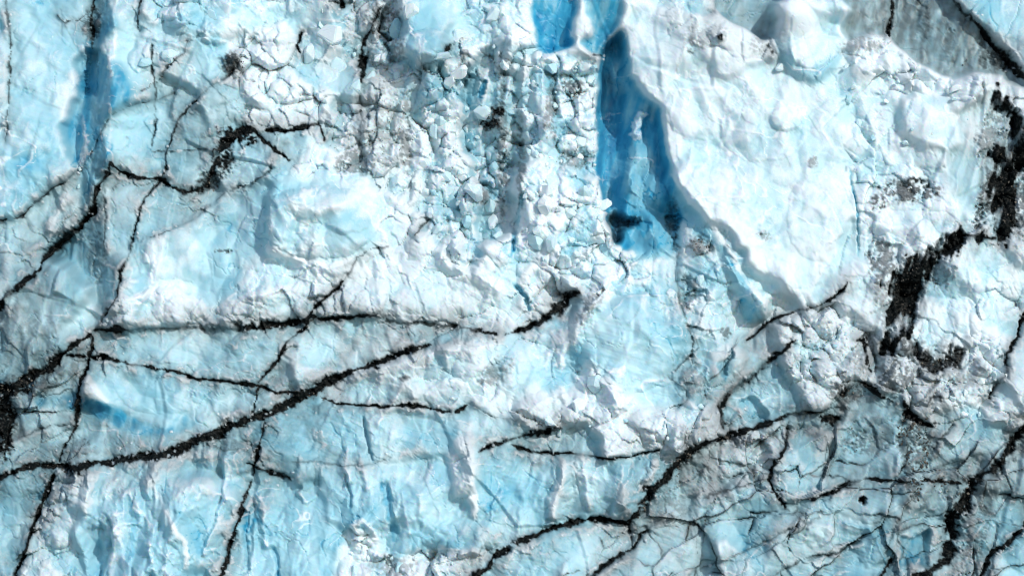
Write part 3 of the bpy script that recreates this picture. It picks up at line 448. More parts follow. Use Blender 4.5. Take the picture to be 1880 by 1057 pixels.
PATCHES = [
 dict(poly=[(1112,84),(1136,66),(1150,110),(1158,160),(1130,180),(1112,150)], blue=.62, snow=.02, soft=8),
 dict(poly=[(1440,140),(1492,156),(1532,134),(1552,92),(1522,112),(1480,128)], blue=.5, snow=.15, soft=3),  # bluish shading along the white block's foot, painted
 dict(poly=[(1100,196),(1116,200),(1122,300),(1128,390),(1112,390),(1102,320)], blue=.98, snow=0, soft=3, h=-8),
 dict(poly=[(1114,396),(1136,388),(1152,400),(1172,406),(1158,416),(1144,418),(1137,448),(1124,446)], blue=.97, h=-50, soft=2, dirt=.6, grey=.5),  # darkness of the crevasse hole painted in as dirt and grey
 dict(poly=[(1186,178),(1212,200),(1222,262),(1226,300),(1240,352),(1228,352),(1208,300),(1196,250),(1184,215)], blue=.84, snow=0, soft=3),
 dict(poly=[(1412,62),(1432,52),(1452,80),(1456,120),(1450,138),(1428,112)], blue=.5, snow=.1, gx=.5, soft=1),  # shaded left facet of the white block, painted blue
 dict(poly=[(66,722),(140,722),(205,738),(262,772),(300,788),(340,752),(365,778),(320,798),(260,800),(205,780),(140,752),(70,745)], blue=.72, snow=.0, h=-5, soft=2, part='blue_band', plabel='dark blue clear ice band'),
 dict(poly=[(1650,980),(1676,988),(1709,971),(1707,1008),(1699,1040),(1668,1030),(1644,1036),(1652,1006)], blue=.66, snow=.02, h=-20, gx=-.3, soft=1, part='shaded_step', plabel='recessed ice step with its blue shadow painted in'),  # slab step in shadow, the shadow painted as blue ice
 dict(poly=[(1361,738),(1385,729),(1412,758),(1402,780),(1372,770)], blue=.6, snow=.0, h=-22, soft=1, part='shaded_hollow'),  # shadow in the hole, painted blue
 dict(poly=[(1318,668),(1342,640),(1352,662),(1338,690),(1322,694)], blue=.5, snow=.1, h=-4, gx=.4, soft=1),
 dict(poly=[(1356,540),(1385,560),(1400,590),(1372,596),(1360,570)], blue=.66, snow=.0, h=-8, soft=2),  # foot of the ridge's shade, painted blue
 dict(poly=[(1098,120),(1140,150),(1150,240),(1148,300),(1140,400),(1118,400),(1104,320)], blue=.9, snow=0, grey=.2, soft=4, h=-30),
 dict(poly=[(1128,60),(1150,70),(1152,160),(1120,170),(1110,120)], blue=.7, snow=.05, soft=3, h=6, gx=.5),
 dict(poly=[(110,480),(140,440),(172,440),(165,530),(130,560)], blue=.5, snow=.0, grey=.4, soft=4),  # dark shade behind the steep seam, painted blue and grey
 dict(poly=[(40,270),(90,280),(80,310),(30,310)], blue=.62, snow=.0, soft=6), dict(poly=[(1180,490),(1235,520),(1232,560),(1200,540)], blue=.42, snow=.2, soft=4),
 dict(poly=[(730,880),(800,900),(830,980),(780,1010),(730,990)], blue=.48, snow=.1, soft=6), dict(poly=[(1080,560),(1200,540),(1240,640),(1180,700),(1090,650)], blue=.4, snow=.1, soft=8),
 dict(poly=[(1395,700),(1440,720),(1440,755),(1410,765),(1385,730)], blue=.42, snow=.15, soft=3), dict(poly=[(615,100),(700,90),(720,140),(640,150)], blue=.3, snow=.5, soft=8),
]
FRACTURED = [[(1230,860),(1300,820),(1440,780),(1540,780),(1640,760),(1700,790),(1830,770),(1960,760),(1960,1130),(1000,1130),(1060,1000),(1170,960)], [(1240,520),(1330,600),(1400,640),(1330,760),(1250,740)],
 [(-80,690),(110,660),(180,690),(150,860),(-80,880)]]
BUMPS = [(1485,50,70,80,16),
 (300,95,34,30,14),(262,108,24,28,12),(590,408,110,66,22),(540,420,60,50,10),(640,380,60,50,10),(1150,610,105,110,26),(790,90,42,32,20),(330,30,30,24,14),(400,60,34,26,12),(470,40,30,26,12),
 (1010,350,44,40,12),(970,420,30,50,10),(1060,380,40,40,10),(1040,500,50,34,14),(1100,770,46,34,14),(1210,775,60,30,16),(1010,755,40,24,12),(1050,745,34,30,12),(1130,720,34,40,12),
 (1290,200,70,60,8),(1400,240,80,60,8),(1500,400,60,80,8),(1330,330,60,50,6),(1470,470,70,60,8),(1700,290,40,30,8),(1630,480,40,50,8),(1780,540,90,100,8),(1440,220,30,24,8),
 (330,565,50,30,12),(240,575,40,22,10),(215,955,22,24,14),(110,985,24,20,14),(95,940,18,16,10),(330,640,80,30,5),(640,790,60,50,4),(540,1000,30,60,5),
 (860,650,50,40,8),(780,560,70,40,8),(880,470,50,40,8),(650,1040,34,24,10),(720,1035,40,24,12),(780,1050,36,24,10),(1720,130,30,18,10),(1610,120,40,24,8),(1760,170,30,20,10),(1790,150,22,14,8),
 (700,190,40,40,6),(560,130,50,40,8),(480,150,40,40,8),(1220,420,10,30,4),(555,690,40,20,5),(300,700,90,60,6),(560,875,18,26,10),
]
_c = lambda s, pl, n, r, lb, g: dict(seed=s, poly=pl, n=n, r=r, label=lb, group=g)
CHUNK_ZONES = [
 _c(1, [(740,160),(880,130),(940,300),(930,440),(800,440),(740,320)], 44, (5,26), 'rounded blue white ice chunk lodged in the rubble slope left of the pillar', 'ice chunks in the rubble left of the pillar'),
 _c(2, [(960,110),(1095,110),(1100,310),(970,310)], 34, (4,20), 'small crumbly ice chunk stuck on the tall rubble pillar', 'ice chunks on the tall rubble pillar'),
 _c(3, [(960,330),(1100,330),(1130,470),(960,480)], 22, (5,24), 'ice chunk on the buttress at the foot of the rubble pillar', 'ice chunks on the pillar foot'),
 _c(4, [(560,0),(960,0),(940,120),(600,140)], 26, (6,26), 'broken pale blue ice chunk among the blocks along the top edge', 'ice chunks along the top edge'),
 _c(5, [(1560,110),(1700,140),(1800,180),(1780,260),(1600,260),(1560,180)], 26, (5,12), 'small white ice chunk on the slope below the dirty grey walls', 'ice chunks below the grey walls'),
 _c(6, [(1440,600),(1560,600),(1580,690),(1450,720)], 26, (3,8), 'small white crumb of ice on the crumbly slope left of the black arc', 'ice crumbs left of the black arc'),
 _c(7, [(1700,690),(1840,650),(1850,770),(1720,760)], 26, (3,9), 'small white ice crumb on the bank under the dimpled face', 'ice crumbs under the dimpled face'),
 _c(8, [(640,1000),(840,1010),(860,1060),(640,1060)], 24, (4,12), 'dirty white ice chunk in the heap at the bottom edge', 'ice chunks in the bottom heap'),
 _c(9, [(130,200),(165,200),(160,320),(110,420),(80,440),(120,330)], 14, (3,8), 'small white ice crumb beside the foot of the shaded column', 'ice crumbs by the shaded column'),
 _c(10, [(960,740),(1280,740),(1280,800),(980,800)], 18, (4,13), 'white ice lump on the snow heap above the thin dark seam', 'ice lumps on the snow heap'),
 _c(11, [(590,200),(740,160),(760,330),(640,330)], 22, (3,9), 'small dirty white ice crumb on the crumbling wall', 'ice crumbs on the crumbling wall'),
]
# x, y, half width, half height, stones, radius from, to, narrowing downwards
GRAVEL = [(1664,835,26,72,260,1.2,4.2,.55),(1652,775,24,22,70,1.2,4.5,0),(1690,800,24,40,60,1,3,.2),(1700,870,30,14,30,1,3,0),(1581,918,8,8,16,1,3,0),(1590,805,60,30,50,1,2.6,0),(1350,800,50,10,50,1,3,0),(1248,850,18,30,50,1,3.4,0),(1180,925,20,26,40,1,3,0),
 (1850,330,22,90,110,1,3.4,0),(1660,520,24,60,90,1,3.2,0),(1720,665,40,14,60,1,3,0),(1560,712,30,16,50,1,3,0),(1665,345,36,14,50,1,3,0),(1760,925,24,60,80,1,3.2,0),(430,250,40,16,60,1,3,0),(390,330,20,20,40,1,3,0),(690,90,20,60,70,1,3.4,0),(700,240,40,70,60,.9,2.2,0),
 (1055,165,18,16,36,1,3,0),(1050,290,30,16,36,1,2.6,0),(905,218,18,16,40,1,3.2,0),(570,722,60,12,60,1,3,0),(110,856,40,10,50,1,3.2,0),(40,704,44,12,60,1,3.4,0),(1284,450,18,12,30,1,3,0),(1815,110,30,20,40,1,2.8,0),(728,1036,50,16,50,1,2.6,0),(428,116,20,16,36,1,2.8,0)]
BIG_CHUNKS = [
 (556,88,24,'pale upright ice chunk on the right side of the dark gap at the top'), (598,52,28,'large slanted blue ice chunk near the top edge, left of the dirty gap'), (612,112,24,'blue faceted ice chunk under the large slanted one, left of the dirty gap'),
 (648,154,17,'small pale ice chunk just below left of the black dirty gap'), (722,42,20,'white ice chunk right of the black dirty gap, near the top edge'), (690,96,14,'white ice chunk caught inside the black dirty gap'),
 (845,62,26,'smooth pale ice chunk resting right of the overhanging blue block'), (905,16,22,'rounded white ice chunk at the top edge left of the blue lobe'), (838,152,15,'small round ice chunk above the blue slit in the rubble'),
 (798,236,18,'squarish ice chunk in the rubble left of the black speckled hollow'), (873,352,24,'grey dirty ice chunk in the rubble gully left of the pillar foot'), (816,322,18,'bluish rounded ice chunk in the middle of the rubble slope'),
 (780,352,13,'small pale ice chunk above the short dark slash in the rubble'), (830,372,20,'broad white ice chunk left of the grey dirty chunk'), (1000,352,22,'pale blue ice chunk on top of the buttress under the pillar'),
 (1046,392,18,'white ice chunk on the buttress beside the crevasse hole'), (985,440,20,'tall ice chunk on the left flank of the buttress'), (1092,702,22,'big white pointed ice chunk on top of the white snow heap'),
 (1060,745,20,'white ice chunk on the left part of the white snow heap'), (1008,768,16,'low ice chunk at the left end of the white snow heap'), (660,1040,18,'white ice chunk at the left end of the dirty bottom heap'), (738,1030,16,'dirty ice chunk on the crest of the bottom heap'),
 (1285,515,14,'angular ice shard below the blue flank of the diagonal ridge'), (1230,540,13,'small upright shard in the broken column under the crevasse'), (300,96,24,'rounded ice chunk above the thin straight vertical crack'),
 (256,110,18,'smaller rounded ice chunk left of the one above the vertical crack'), (372,22,18,'pale ice chunk among the broken blocks at the top, upper left'), (1438,118,10,'small white ice chunk at the foot of the big white block'), (1760,160,12,'white ice chunk below the dirt at the foot of the streaked grey wall')]


# ---------------------------------------------------------------- seams
DIRT = np.zeros(X.shape); DEEP = np.zeros(X.shape); BLUE = np.zeros(X.shape); SNOW = np.zeros(X.shape); RELIEF = np.zeros(X.shape)
BARRIER = np.zeros(X.shape); NEARSEAM = np.zeros(X.shape); LIP = np.zeros(X.shape)
seam_owner = np.full(X.shape, -1, np.int32)
seam_best = np.zeros(X.shape); HALO = np.zeros(X.shape)
for k, s in enumerate(SEAMS):
    dark, feather, deep = s.get('dark', 1.0), s.get('feather', 2.2), s.get('deep', 0.8)
    if 'poly' in s:
        sl, m = inside(s['poly'], 70)
        m = blur(m.astype(float), 4, 2)
        core = sstep(0.28, 0.72, m+np.where(m > 0.02, 0.48*STK[sl]+0.40*N4[sl]+0.25*N1[sl]+0.15*N2[sl], 0)+0.04)
        HALO[sl] = 1-(1-HALO[sl])*(1-np.clip(1.3*blur(m, 12, 2)*np.clip(0.35+1.9*STK[sl]+0.5*N4[sl], 0, 1.4), 0, 0.95))
        DIRT[sl] = np.maximum(DIRT[sl], core*dark*np.clip(0.95+0.9*STK[sl]+0.5*N4[sl], 0.35, 1)); DEEP[sl] = np.maximum(DEEP[sl], core*deep*10)
        BARRIER[sl] = np.maximum(BARRIER[sl], core > 0.5)
        seam_owner[sl] = np.where(core > 0.5, k, seam_owner[sl]); seam_best[sl] = np.where(core > 0.5, 2, seam_best[sl])
        continue
    pts, w = s['pts'], s['w']
    wm = max([p[2] if len(p) > 2 else w for p in pts])
    if wm < 6.5: dark *= 0.8
    sl, d, ww, sd, fr = along(pts, w, wm*(2+feather*2.6)+24)
    rag = 1 + 0.95*N4[sl] + 0.6*N1[sl] + 0.45*N3[sl]
    hw = np.maximum(ww*0.5*rag, 0.3)
    fade = np.clip(1.0+1.1*LONG[sl]+0.5*N4[sl], s.get('minf', 0.42) if wm < 9 else (0.5 if wm < 20 else 0.85), 1)
    core = sstep(1.4, 0.35, d/hw + 0.4*N2[sl])*fade
    fe = np.exp(-np.maximum(d-hw*0.7, 0)/(ww*feather*0.5*np.clip(1+1.1*N3[sl], .3, 2)*1.35+3.5))*np.clip(0.72+0.35*N1[sl]+0.7*N4[sl], 0.08, 1)
    HALO[sl] = 1-(1-HALO[sl])*(1-np.clip(fe*dark*s.get('halo', 0.8), 0, 1))
    DIRT[sl] = np.maximum(DIRT[sl], core*dark)
    DEEP[sl] = np.maximum(DEEP[sl], core*ww*deep*0.6)
    DEEP[sl] = np.maximum(DEEP[sl], np.exp(-d/(ww*0.9+2))*ww*deep*0.45)
    BARRIER[sl] = np.maximum(BARRIER[sl], sstep(1.6, 0.6, d/(ww*0.5+1.5)))
    lip = np.exp(-((d-hw*1.5-1.5)/(0.45*hw+2.2))**2)*np.clip(0.15+1.5*N4[sl]+0.7*N1[sl], 0, 1)*min(1, wm/8)
    LIP[sl] = np.maximum(LIP[sl], lip)
    own = sstep(1.25, 0.7, d/(hw+1.2))
    NEARSEAM[sl] = np.maximum(NEARSEAM[sl], np.exp(-(d/(ww*1.1+2))**2)*min(1.0, wm/6))
    if s.get('label') or wm >= 3.5:
        m = (own > 0.35) & (own > seam_best[sl])
        seam_owner[sl] = np.where(m, k, seam_owner[sl]); seam_best[sl] = np.where(m, own, seam_best[sl])

DIRT = np.maximum(DIRT, 0.58*HALO)
DIRT *= 1-0.55*LIP*(DIRT < 0.75); SNOW += 0.45*LIP; RELIEF = 4.0*LIP
# dirt patches: smeared debris on the ice, and the painted dark of the crevasse hole, no objects of their own unless labelled
for p in SMUDGES:
    sl = window([(p['x'], p['y'])], max(p['rx'], p['ry'])*1.7)
    ca, sa = math.cos(math.radians(p.get('rot', 0))), math.sin(math.radians(p.get('rot', 0)))
    dx = WX[sl]-p['x']; dy = WY[sl]-p['y']
    u = (dx*ca+dy*sa)/p['rx']; v = (-dx*sa+dy*ca)/p['ry']
    q = np.exp(-(u*u+v*v)*1.2)
    th = p.get('grain', 0.5)
    a = np.clip(q*(1+1.3*th*N1[sl]+1.3*th*N2[sl]+0.8*th*N4[sl]), 0, 1.2)
    DIRT[sl] = np.maximum(DIRT[sl], np.clip(sstep(0.25, 0.85, a)*p['a'], 0, 1))

for pl in FRACTURED:
    sl, m = inside(pl); FRACT[sl] = np.maximum(FRACT[sl], m)
FRACT = blur(FRACT, 10, 2)
for st in BARRIERS:
    sl, d, ww, sd, fr = along(st, 6, 12)
    BARRIER[sl] = np.maximum(BARRIER[sl], d < 5)

# ---------------------------------------------------------------- slabs: grown from their middles up to the seams
CS = 4.0
cx = np.arange(X0, X1+0.1, CS); cy = np.arange(Y0, Y1+0.1, CS)
bar = np.zeros((len(cy), len(cx)))
for a in (0, 1):
    for b in (0, 1):
        t = BARRIER[a::2, b::2]
        bar[:t.shape[0], :t.shape[1]] = np.maximum(bar[:t.shape[0], :t.shape[1]], t)
CXX, CYY = np.meshgrid(cx, cy)
cost = 1 + 30*bar + 1.2*np.clip(fbm(CXX, CYY, 40, 3, 31)+0.4, 0, 2)
lab = np.full(bar.shape, -1, np.int32)
heap = []
for k, r in enumerate(REGIONS):
    for (x, y) in r.get('seeds', []):
        heap.append((0.0, int((y-Y0)/CS), int((x-X0)/CS), k))
heapq.heapify(heap)
dist = np.full(bar.shape, 1e9).tolist(); labl = lab.tolist(); costl = cost.tolist()
nj, ni = bar.shape
NB = ((0,1,1.0),(1,0,1.0),(0,-1,1.0),(-1,0,1.0),(1,1,1.414),(1,-1,1.414),(-1,1,1.414),(-1,-1,1.414))
for (d, j, i, k) in heap: dist[j][i] = 0.0
while heap:
    d, j, i, k = heapq.heappop(heap)
    if labl[j][i] >= 0: continue
    labl[j][i] = k
    for dj, di, f in NB:
        a, b = j+dj, i+di
        if 0 <= a < nj and 0 <= b < ni and labl[a][b] < 0:
            e = d + f*costl[a][b]
            if e < dist[a][b]:
                dist[a][b] = e; heapq.heappush(heap, (e, a, b, k))
lab = np.array(labl, np.int32)
jx = np.clip(((X-X0 + 3.2*N2 + 4*N1)/CS+0.5).astype(int), 0, ni-1)
jy = np.clip(((Y-Y0 + 3.2*fbm(X, Y, 7, 2, 77) + 4*fbm(X, Y, 18, 3, 78))/CS+0.5).astype(int), 0, nj-1)
LAB = lab[jy, jx]
for k, r in enumerate(REGIONS):
    if 'poly' in r:
        sl, m = inside(r['poly'])
        LAB[sl] = np.where(m, k, LAB[sl])

# ---------------------------------------------------------------- per-slab fields
def field(key, default, r_=2):
    t = np.array([r.get(key, default) for r in REGIONS], float)
    a = t[LAB]
    return blur(a, r_, 2) if r_ else a
nR = len(REGIONS)
cnt = np.bincount(LAB.ravel(), minlength=nR).astype(float)+1e-6
mx = np.bincount(LAB.ravel(), X.ravel(), nR)/cnt; my = np.bincount(LAB.ravel(), Y.ravel(), nR)/cnt
gxs = np.array([r.get('gx', 0) for r in REGIONS]); gys = np.array([r.get('gy', 0) for r in REGIONS]); hs = np.array([r.get('h', 0) for r in REGIONS], float)
rr_ = np.random.default_rng(5)
gxs = gxs + rr_.uniform(-.16, .12, nR); gys = gys + rr_.uniform(-.12, .16, nR); hs = hs*1.25 + rr_.uniform(-6, 6, nR)
SLAB = hs[LAB] + np.clip(gxs[LAB]*(X-mx[LAB]), -55, 55) + np.clip(gys[LAB]*(Y-my[LAB]), -30, 30)
SLAB = blur(SLAB, 2, 2)*0.7 + blur(SLAB, 6, 2)*0.3
f_fac = field('facet', 0.8, 5); f_rub = field('rub', 0.0, 5); f_flu = field('flute', 0.0, 6); f_str = field('stri', 0.0, 6); f_sca = field('scal', 0.6, 6); f_col = field('cols', 0.0, 8)
BLUE += field('blue', 0.35, 2); SNOWB = field('snow', 0.3, 2); GREY = field('grey', 0.0, 2)

# facets: shells of fractured ice
FAC = np.zeros(X.shape); FCOL = np.zeros(X.shape)
ROUGH = np.clip(0.35+1.5*fbm(X, Y, 150, 2, 29), 0.05, 1.25)  # glassy here, splintered there
zone = sstep(-0.12, 0.2, fbm(X, Y, 240, 2, 19))      # where hollows, where bulges
for s, a, sd, cc, ang, st_ in ((300, 0.26, 18, .3, .2, 1.3), (150, 0.36, 20, .5, .35, 1.25), (74, 0.44, 21, .6, -.25, 1.4), (36, 0.46, 22, .4, .15, 1.5), (17, 0.30, 23, .25, .5, 1.3)):
    xx = X+0.16*s*fbm(X, Y, s*1.1, 2, sd+40); yy = Y+0.16*s*fbm(X, Y, s*1.1, 2, sd+41)
    xr = (xx*math.cos(ang)+yy*math.sin(ang))*st_**0.5; yr = (-xx*math.sin(ang)+yy*math.cos(ang))/st_**0.5
    h1, c1 = chisel(xr, yr, s, sd, 0.9, 0.36, 0.06, 1)
    h2, c2 = chisel(xr+313, yr+77, s, sd+9, 0.9, 0.36, 0.06, -1)
    zz = zone if s > 50 else sstep(-0.15, 0.15, fbm(X, Y, 130, 2, sd+70))
    FAC += a*s*((h1-0.15)*zz + (h2+0.15)*(1-zz))*(1 if s > 50 else ROUGH)
    FCOL += cc*((r01(c1,7)-0.5)*zz + (r01(c2,7)-0.5)*(1-zz))
    if s > 100:                                       # a few true ledges
        f1, f2, cid, ox, oy = voronoi(xr, yr, s*0.8, sd+13)
        FAC += 0.07*s*blur(r01(cid, 3)-0.5, 1, 1)
# shatter: thin plates flaked off along straight breaks
for s, a, sd, ang in ((64, 0.10, 24, .3), (30, 0.13, 25, -.35)):
    xr = (X*math.cos(ang)+Y*math.sin(ang))*1.5; yr = -X*math.sin(ang)+Y*math.cos(ang)
    f1, f2, cid, ox, oy = voronoi(xr+0.08*s*N4, yr+0.08*s*N4, s, sd, 1.0)
    pr = (r01(cid, 1) < 0.45)*(r01(cid, 2)+0.3)
    FAC += a*s*pr*np.clip(ROUGH+0.2, 0, 1)*(1+0.7*oy+0.5*(r01(cid, 3)-.5)*ox)
    FCOL += 0.3*(pr > 0)*(r01(cid, 4)-0.4)
FAC = 0.75*FAC+0.25*blur(FAC, 1, 1)
# rubble: heaped lumps
RUB = np.zeros(X.shape)
RCOL = np.zeros(X.shape)
RMOD = np.clip(0.75+1.0*fbm(X, Y, 85, 3, 58), 0.12, 1.5)
for s, a, sd in ((64, 0.36, 50), (34, 0.36, 51), (17, 0.20, 52), (9, 0.12, 53)):
    xx = X+0.25*s*fbm(X, Y, s, 2, sd+40); yy = Y+0.25*s*fbm(X, Y, s, 2, sd+41)
    f1, f2, cid, ox, oy = voronoi(xx, yy, s, sd)
    e = np.clip((f2-f1)*(2.2 if s > 25 else 3.6), 0, 1)
    RCOL += (r01(cid,8)-0.5)*(0.8 if s > 12 else 0.4)*e
    RUB += a*s*(0.5+1.0*r01(cid,9))*(np.sqrt(e)*(0.3+0.7*r01(cid,4)) + (r01(cid,5)-.5)*ox*2.1 + (r01(cid,6)-.5)*oy*2.1 - 0.5)
# flutes: hanging ribs
FLU = np.zeros(X.shape)
lean = X + 0.20*(Y-700) + 14*fbm(X, Y, 90, 3, 61)
for s, st, a, sd in ((56, 3.0, 0.30, 62), (25, 3.2, 0.26, 63)):
    f1, f2, cid, ox, oy = voronoi(lean, Y/st + 0.25*s*fbm(X, Y, 60, 2, sd+9), s, sd, 1.0)
    FLU += a*s*((r01(cid,1)-0.5)*0.7 + (r01(cid,2)-0.5)*1.5*ox + (r01(cid,3)-0.2)*0.5*oy)
FLU = blur(FLU, 1, 1)
n = perlin(lean/17, Y/95, 66); FLU += 3.0*(0.5-np.abs(n))
# melt striations, nearly parallel, sloping down to the right
u = (X*math.cos(0.30)+Y*math.sin(0.30)) ; v = (-X*math.sin(0.30)+Y*math.cos(0.30)) + 5*fbm(X, Y, 120, 2, 71)
STR = perlin(u/70, v/5.0, 72) + 0.8*perlin(u/160, v/11.0, 73) + 0.6*perlin(u/40, v/3.2, 74)
COLS = 13*perlin(X/42+0.12*Y/42, Y/300, 84) + 9*(0.4-np.abs(perlin(X/24, Y/150, 85)))
SCA = 9*fbm(X, Y, 75, 3, 81) + 3.0*np.abs(fbm(X, Y*0.7, 44, 2, 82))

H = SLAB + f_fac*FAC + 1.5*f_rub*RUB*RMOD + f_flu*FLU*1.4 + f_str*STR*0.55 + f_sca*SCA + 1.4*f_col*COLS + 0.30*N2*SNOWB + N1*(0.12+0.7*np.clip(f_rub*1.3, 0, 1))
H += 0.34*(Y-528)                                    # the front leans back
H += 16*fbm(X, Y, 420, 2, 91)

# ridges, gullies, grooves, crests
stroke_owner = np.full(X.shape, -1, np.int32)
for k, s in enumerate(STROKES):
    pts, w = s['pts'], s['w']
    lr, ll = s.get('lr', 20), s.get('ll', 20)
    sl, d, ww, sd, fr = along(pts, w, max(lr, ll, w*2)+14, s.get('warp', 1.0))
    n = 1+s.get('jag', 1)*(0.45*N4[sl]+0.25*N1[sl])
    L = np.where(sd > 0, lr, ll)
    end = sstep(0, 0.12, fr)*sstep(1.0, 0.88, fr) if s.get('taper', True) else 1.0
    if s.get('h'):
        H[sl] += s['h']*np.clip(1-d/(L*n), 0, 1)**s.get('pw', 1.0)*end
    hw = np.maximum(ww*0.5*n, 0.5)
    core = sstep(1.3, 0.5, d/hw+0.3*N2[sl])*end
    if s.get('deep'): H[sl] -= s['deep']*core
    if s.get('blue'): BLUE[sl] = np.maximum(BLUE[sl], s['blue']*sstep(1.9, 0.5, d/hw))
    if s.get('snow'): SNOW[sl] = np.maximum(SNOW[sl], s['snow']*core)
    if s.get('clear'): SNOWB[sl] *= 1-s['clear']*core
    if s.get('part'):
        stroke_owner[sl] = np.where(core > 0.4, k, stroke_owner[sl])
for p in PATCHES:                                    # clear blue ice, painted shade, or hollows and bulges
    sl, m = inside(p['poly'])
    m = m.astype(float)
    r_ = p.get('soft', 3)
    m = blur(m, r_, 2)
    if 'blue' in p: BLUE[sl] = BLUE[sl]*(1-m)+p['blue']*m
    if 'snow' in p: SNOWB[sl] = SNOWB[sl]*(1-m)+p['snow']*m; SNOW[sl] *= 1-m*p.get('nosnow', 0)
    if 'grey' in p: GREY[sl] = GREY[sl]*(1-m)+p['grey']*m
    if 'h' in p: H[sl] += p['h']*m
    if 'gx' in p or 'gy' in p:
        ax = np.mean([q[0] for q in p['poly']]); ay = np.mean([q[1] for q in p['poly']])
        H[sl] += m*(p.get('gx', 0)*(X[sl]-ax)+p.get('gy', 0)*(Y[sl]-ay))
    if p.get('dirt'): DIRT[sl] = np.maximum(DIRT[sl], m*p['dirt']*np.clip(0.8+0.9*N1[sl]+0.7*N2[sl], 0, 1))  # the hole's darkness laid into the dirt colour
for b in BUMPS:                                      # rounded bulges
    x, y, rx, ry, h = b[:5]
    sl = window([(x, y)], max(rx, ry)*1.3+10)
    q = ((WX[sl]-x)/rx)**2+((WY[sl]-y)/ry)**2
    H[sl] += h*np.sqrt(np.clip(1-q, 0, 1))

# healed fractures: white and blue hairlines
HW = np.zeros(X.shape); HB = np.zeros(X.shape)
for sc_, sd in ((150, 301), (70, 302)):
    n = fbm(X+0.25*sc_*fbm(X, Y, sc_*.5, 3, sd+7), Y, sc_, 2, sd); m_ = np.clip(fbm(X, Y, 130, 2, sd+5)*3+0.25, 0, 1)
    HW = np.maximum(HW, sstep(0.030, 0.004, np.abs(n))*m_)
    n = fbm(X, Y+0.25*sc_*fbm(X, Y, sc_*.5, 3, sd+17), sc_, 2, sd+20); m_ = np.clip(fbm(X, Y, 130, 2, sd+25)*3+0.2, 0, 1)
    HB = np.maximum(HB, sstep(0.026, 0.003, np.abs(n))*m_)
HB *= np.clip(1.3-SNOWB*1.5, 0.1, 1)
H += HW*1.2 - HB*2.6
BLUE = BLUE + 0.22*HB
SNOW = SNOW + 0.5*HW
CR = np.zeros(X.shape)
for sc_, sd, a_ in ((150, 321, 1.0), (80, 322, .7)):
    f1, f2, cid, ox, oy = voronoi(X+0.2*sc_*fbm(X, Y, sc_, 4, sd+3), (Y+0.2*sc_*fbm(X, Y, sc_, 4, sd+4))*1.25+0.35*X, sc_, sd, 1.0)
    vis = sstep(0.05, 0.5, fbm(X, Y, 90, 3, sd+5)*1.3+FRACT*0.9-0.48)*np.clip(FRACT*1.5, 0, 1)
    CR = np.maximum(CR, a_*sstep(0.05, 0.008, (f2-f1)*sc_/80)*vis)
    H += FRACT*(r01(cid, 3)-0.5)*0.11*sc_ + FRACT*0.14*sc_*((r01(cid, 1)-.5)*ox+(r01(cid, 2)-.5)*oy)
DIRT = np.maximum(DIRT, CR*0.75); HALO = np.maximum(HALO, 0.7*blur(CR, 3, 2)); DIRT = np.maximum(DIRT, 0.9*blur(CR, 2, 2))
# frost crumbs spilt along the seams
for s_, sd, q_ in ((6.5, 311, 0.05), (4.4, 312, 0.06)):
    f1, f2, cid, ox, oy = voronoi(X, Y, s_, sd)
    c_ = (r01(cid, 1) < q_*np.clip(NEARSEAM*(0.3+2.4*N4), 0, 1.2))*sstep(0.62, 0.3, f1)
    DIRT = DIRT*(1-0.7*c_); SNOW = SNOW + 0.7*c_; H += 0.5*s_*c_
# dirt lies in shallow rough troughs
H += RELIEF - DEEP
H += DIRT*(1.6*N2+2.2*N1+0.9*RUB)
rim = np.clip(np.minimum(np.minimum(X-X0, X1-X), np.minimum(Y-Y0, Y1-Y))/90.0, 0, 1)
rim = rim*rim*(3-2*rim)
BASE = 0.34*(Y-528)+16*fbm(X, Y, 420, 2, 91)
H = BASE+(H-BASE)*rim
Hs = blur(H, 3, 2); Hl = blur(H, 9, 2)
# frost-weathered crust on exposed arrises and a patchy old-snow skin
crust = np.clip((H-Hl)/9.0, -0.3, 1)*0.28 + np.clip((H-Hs)/4.0, -0.2, 1)*0.22
FCOL = blur(FCOL, 1, 1); RC = RCOL*np.clip(f_rub*1.3, 0, 1)
SNW = np.clip(SNOWB + 0.26*N3 + 0.20*N4 + 0.10*N1 + 0.42*FCOL*np.clip(f_fac+0.3, 0, 1.1) + 0.55*RC + crust*(0.4+0.8*SNOWB) + SNOW, 0, 1)
BLU = np.clip(BLUE + 0.20*fbm(X, Y, 110, 4, 95) + 0.06*N4 - 0.18*FCOL - 0.22*RC + 0.22*STK*(BLUE > 0.6) + 0.07*STR*f_str, 0, 1)
DRT = np.clip(DIRT, 0, 1)
GRY = np.clip(0.36*HALO + 0.8*GREY*(1+0.5*fbm(X*1.0, Y*0.22, 24, 4, 97)+0.55*STK+0.3*N1), 0, 1)

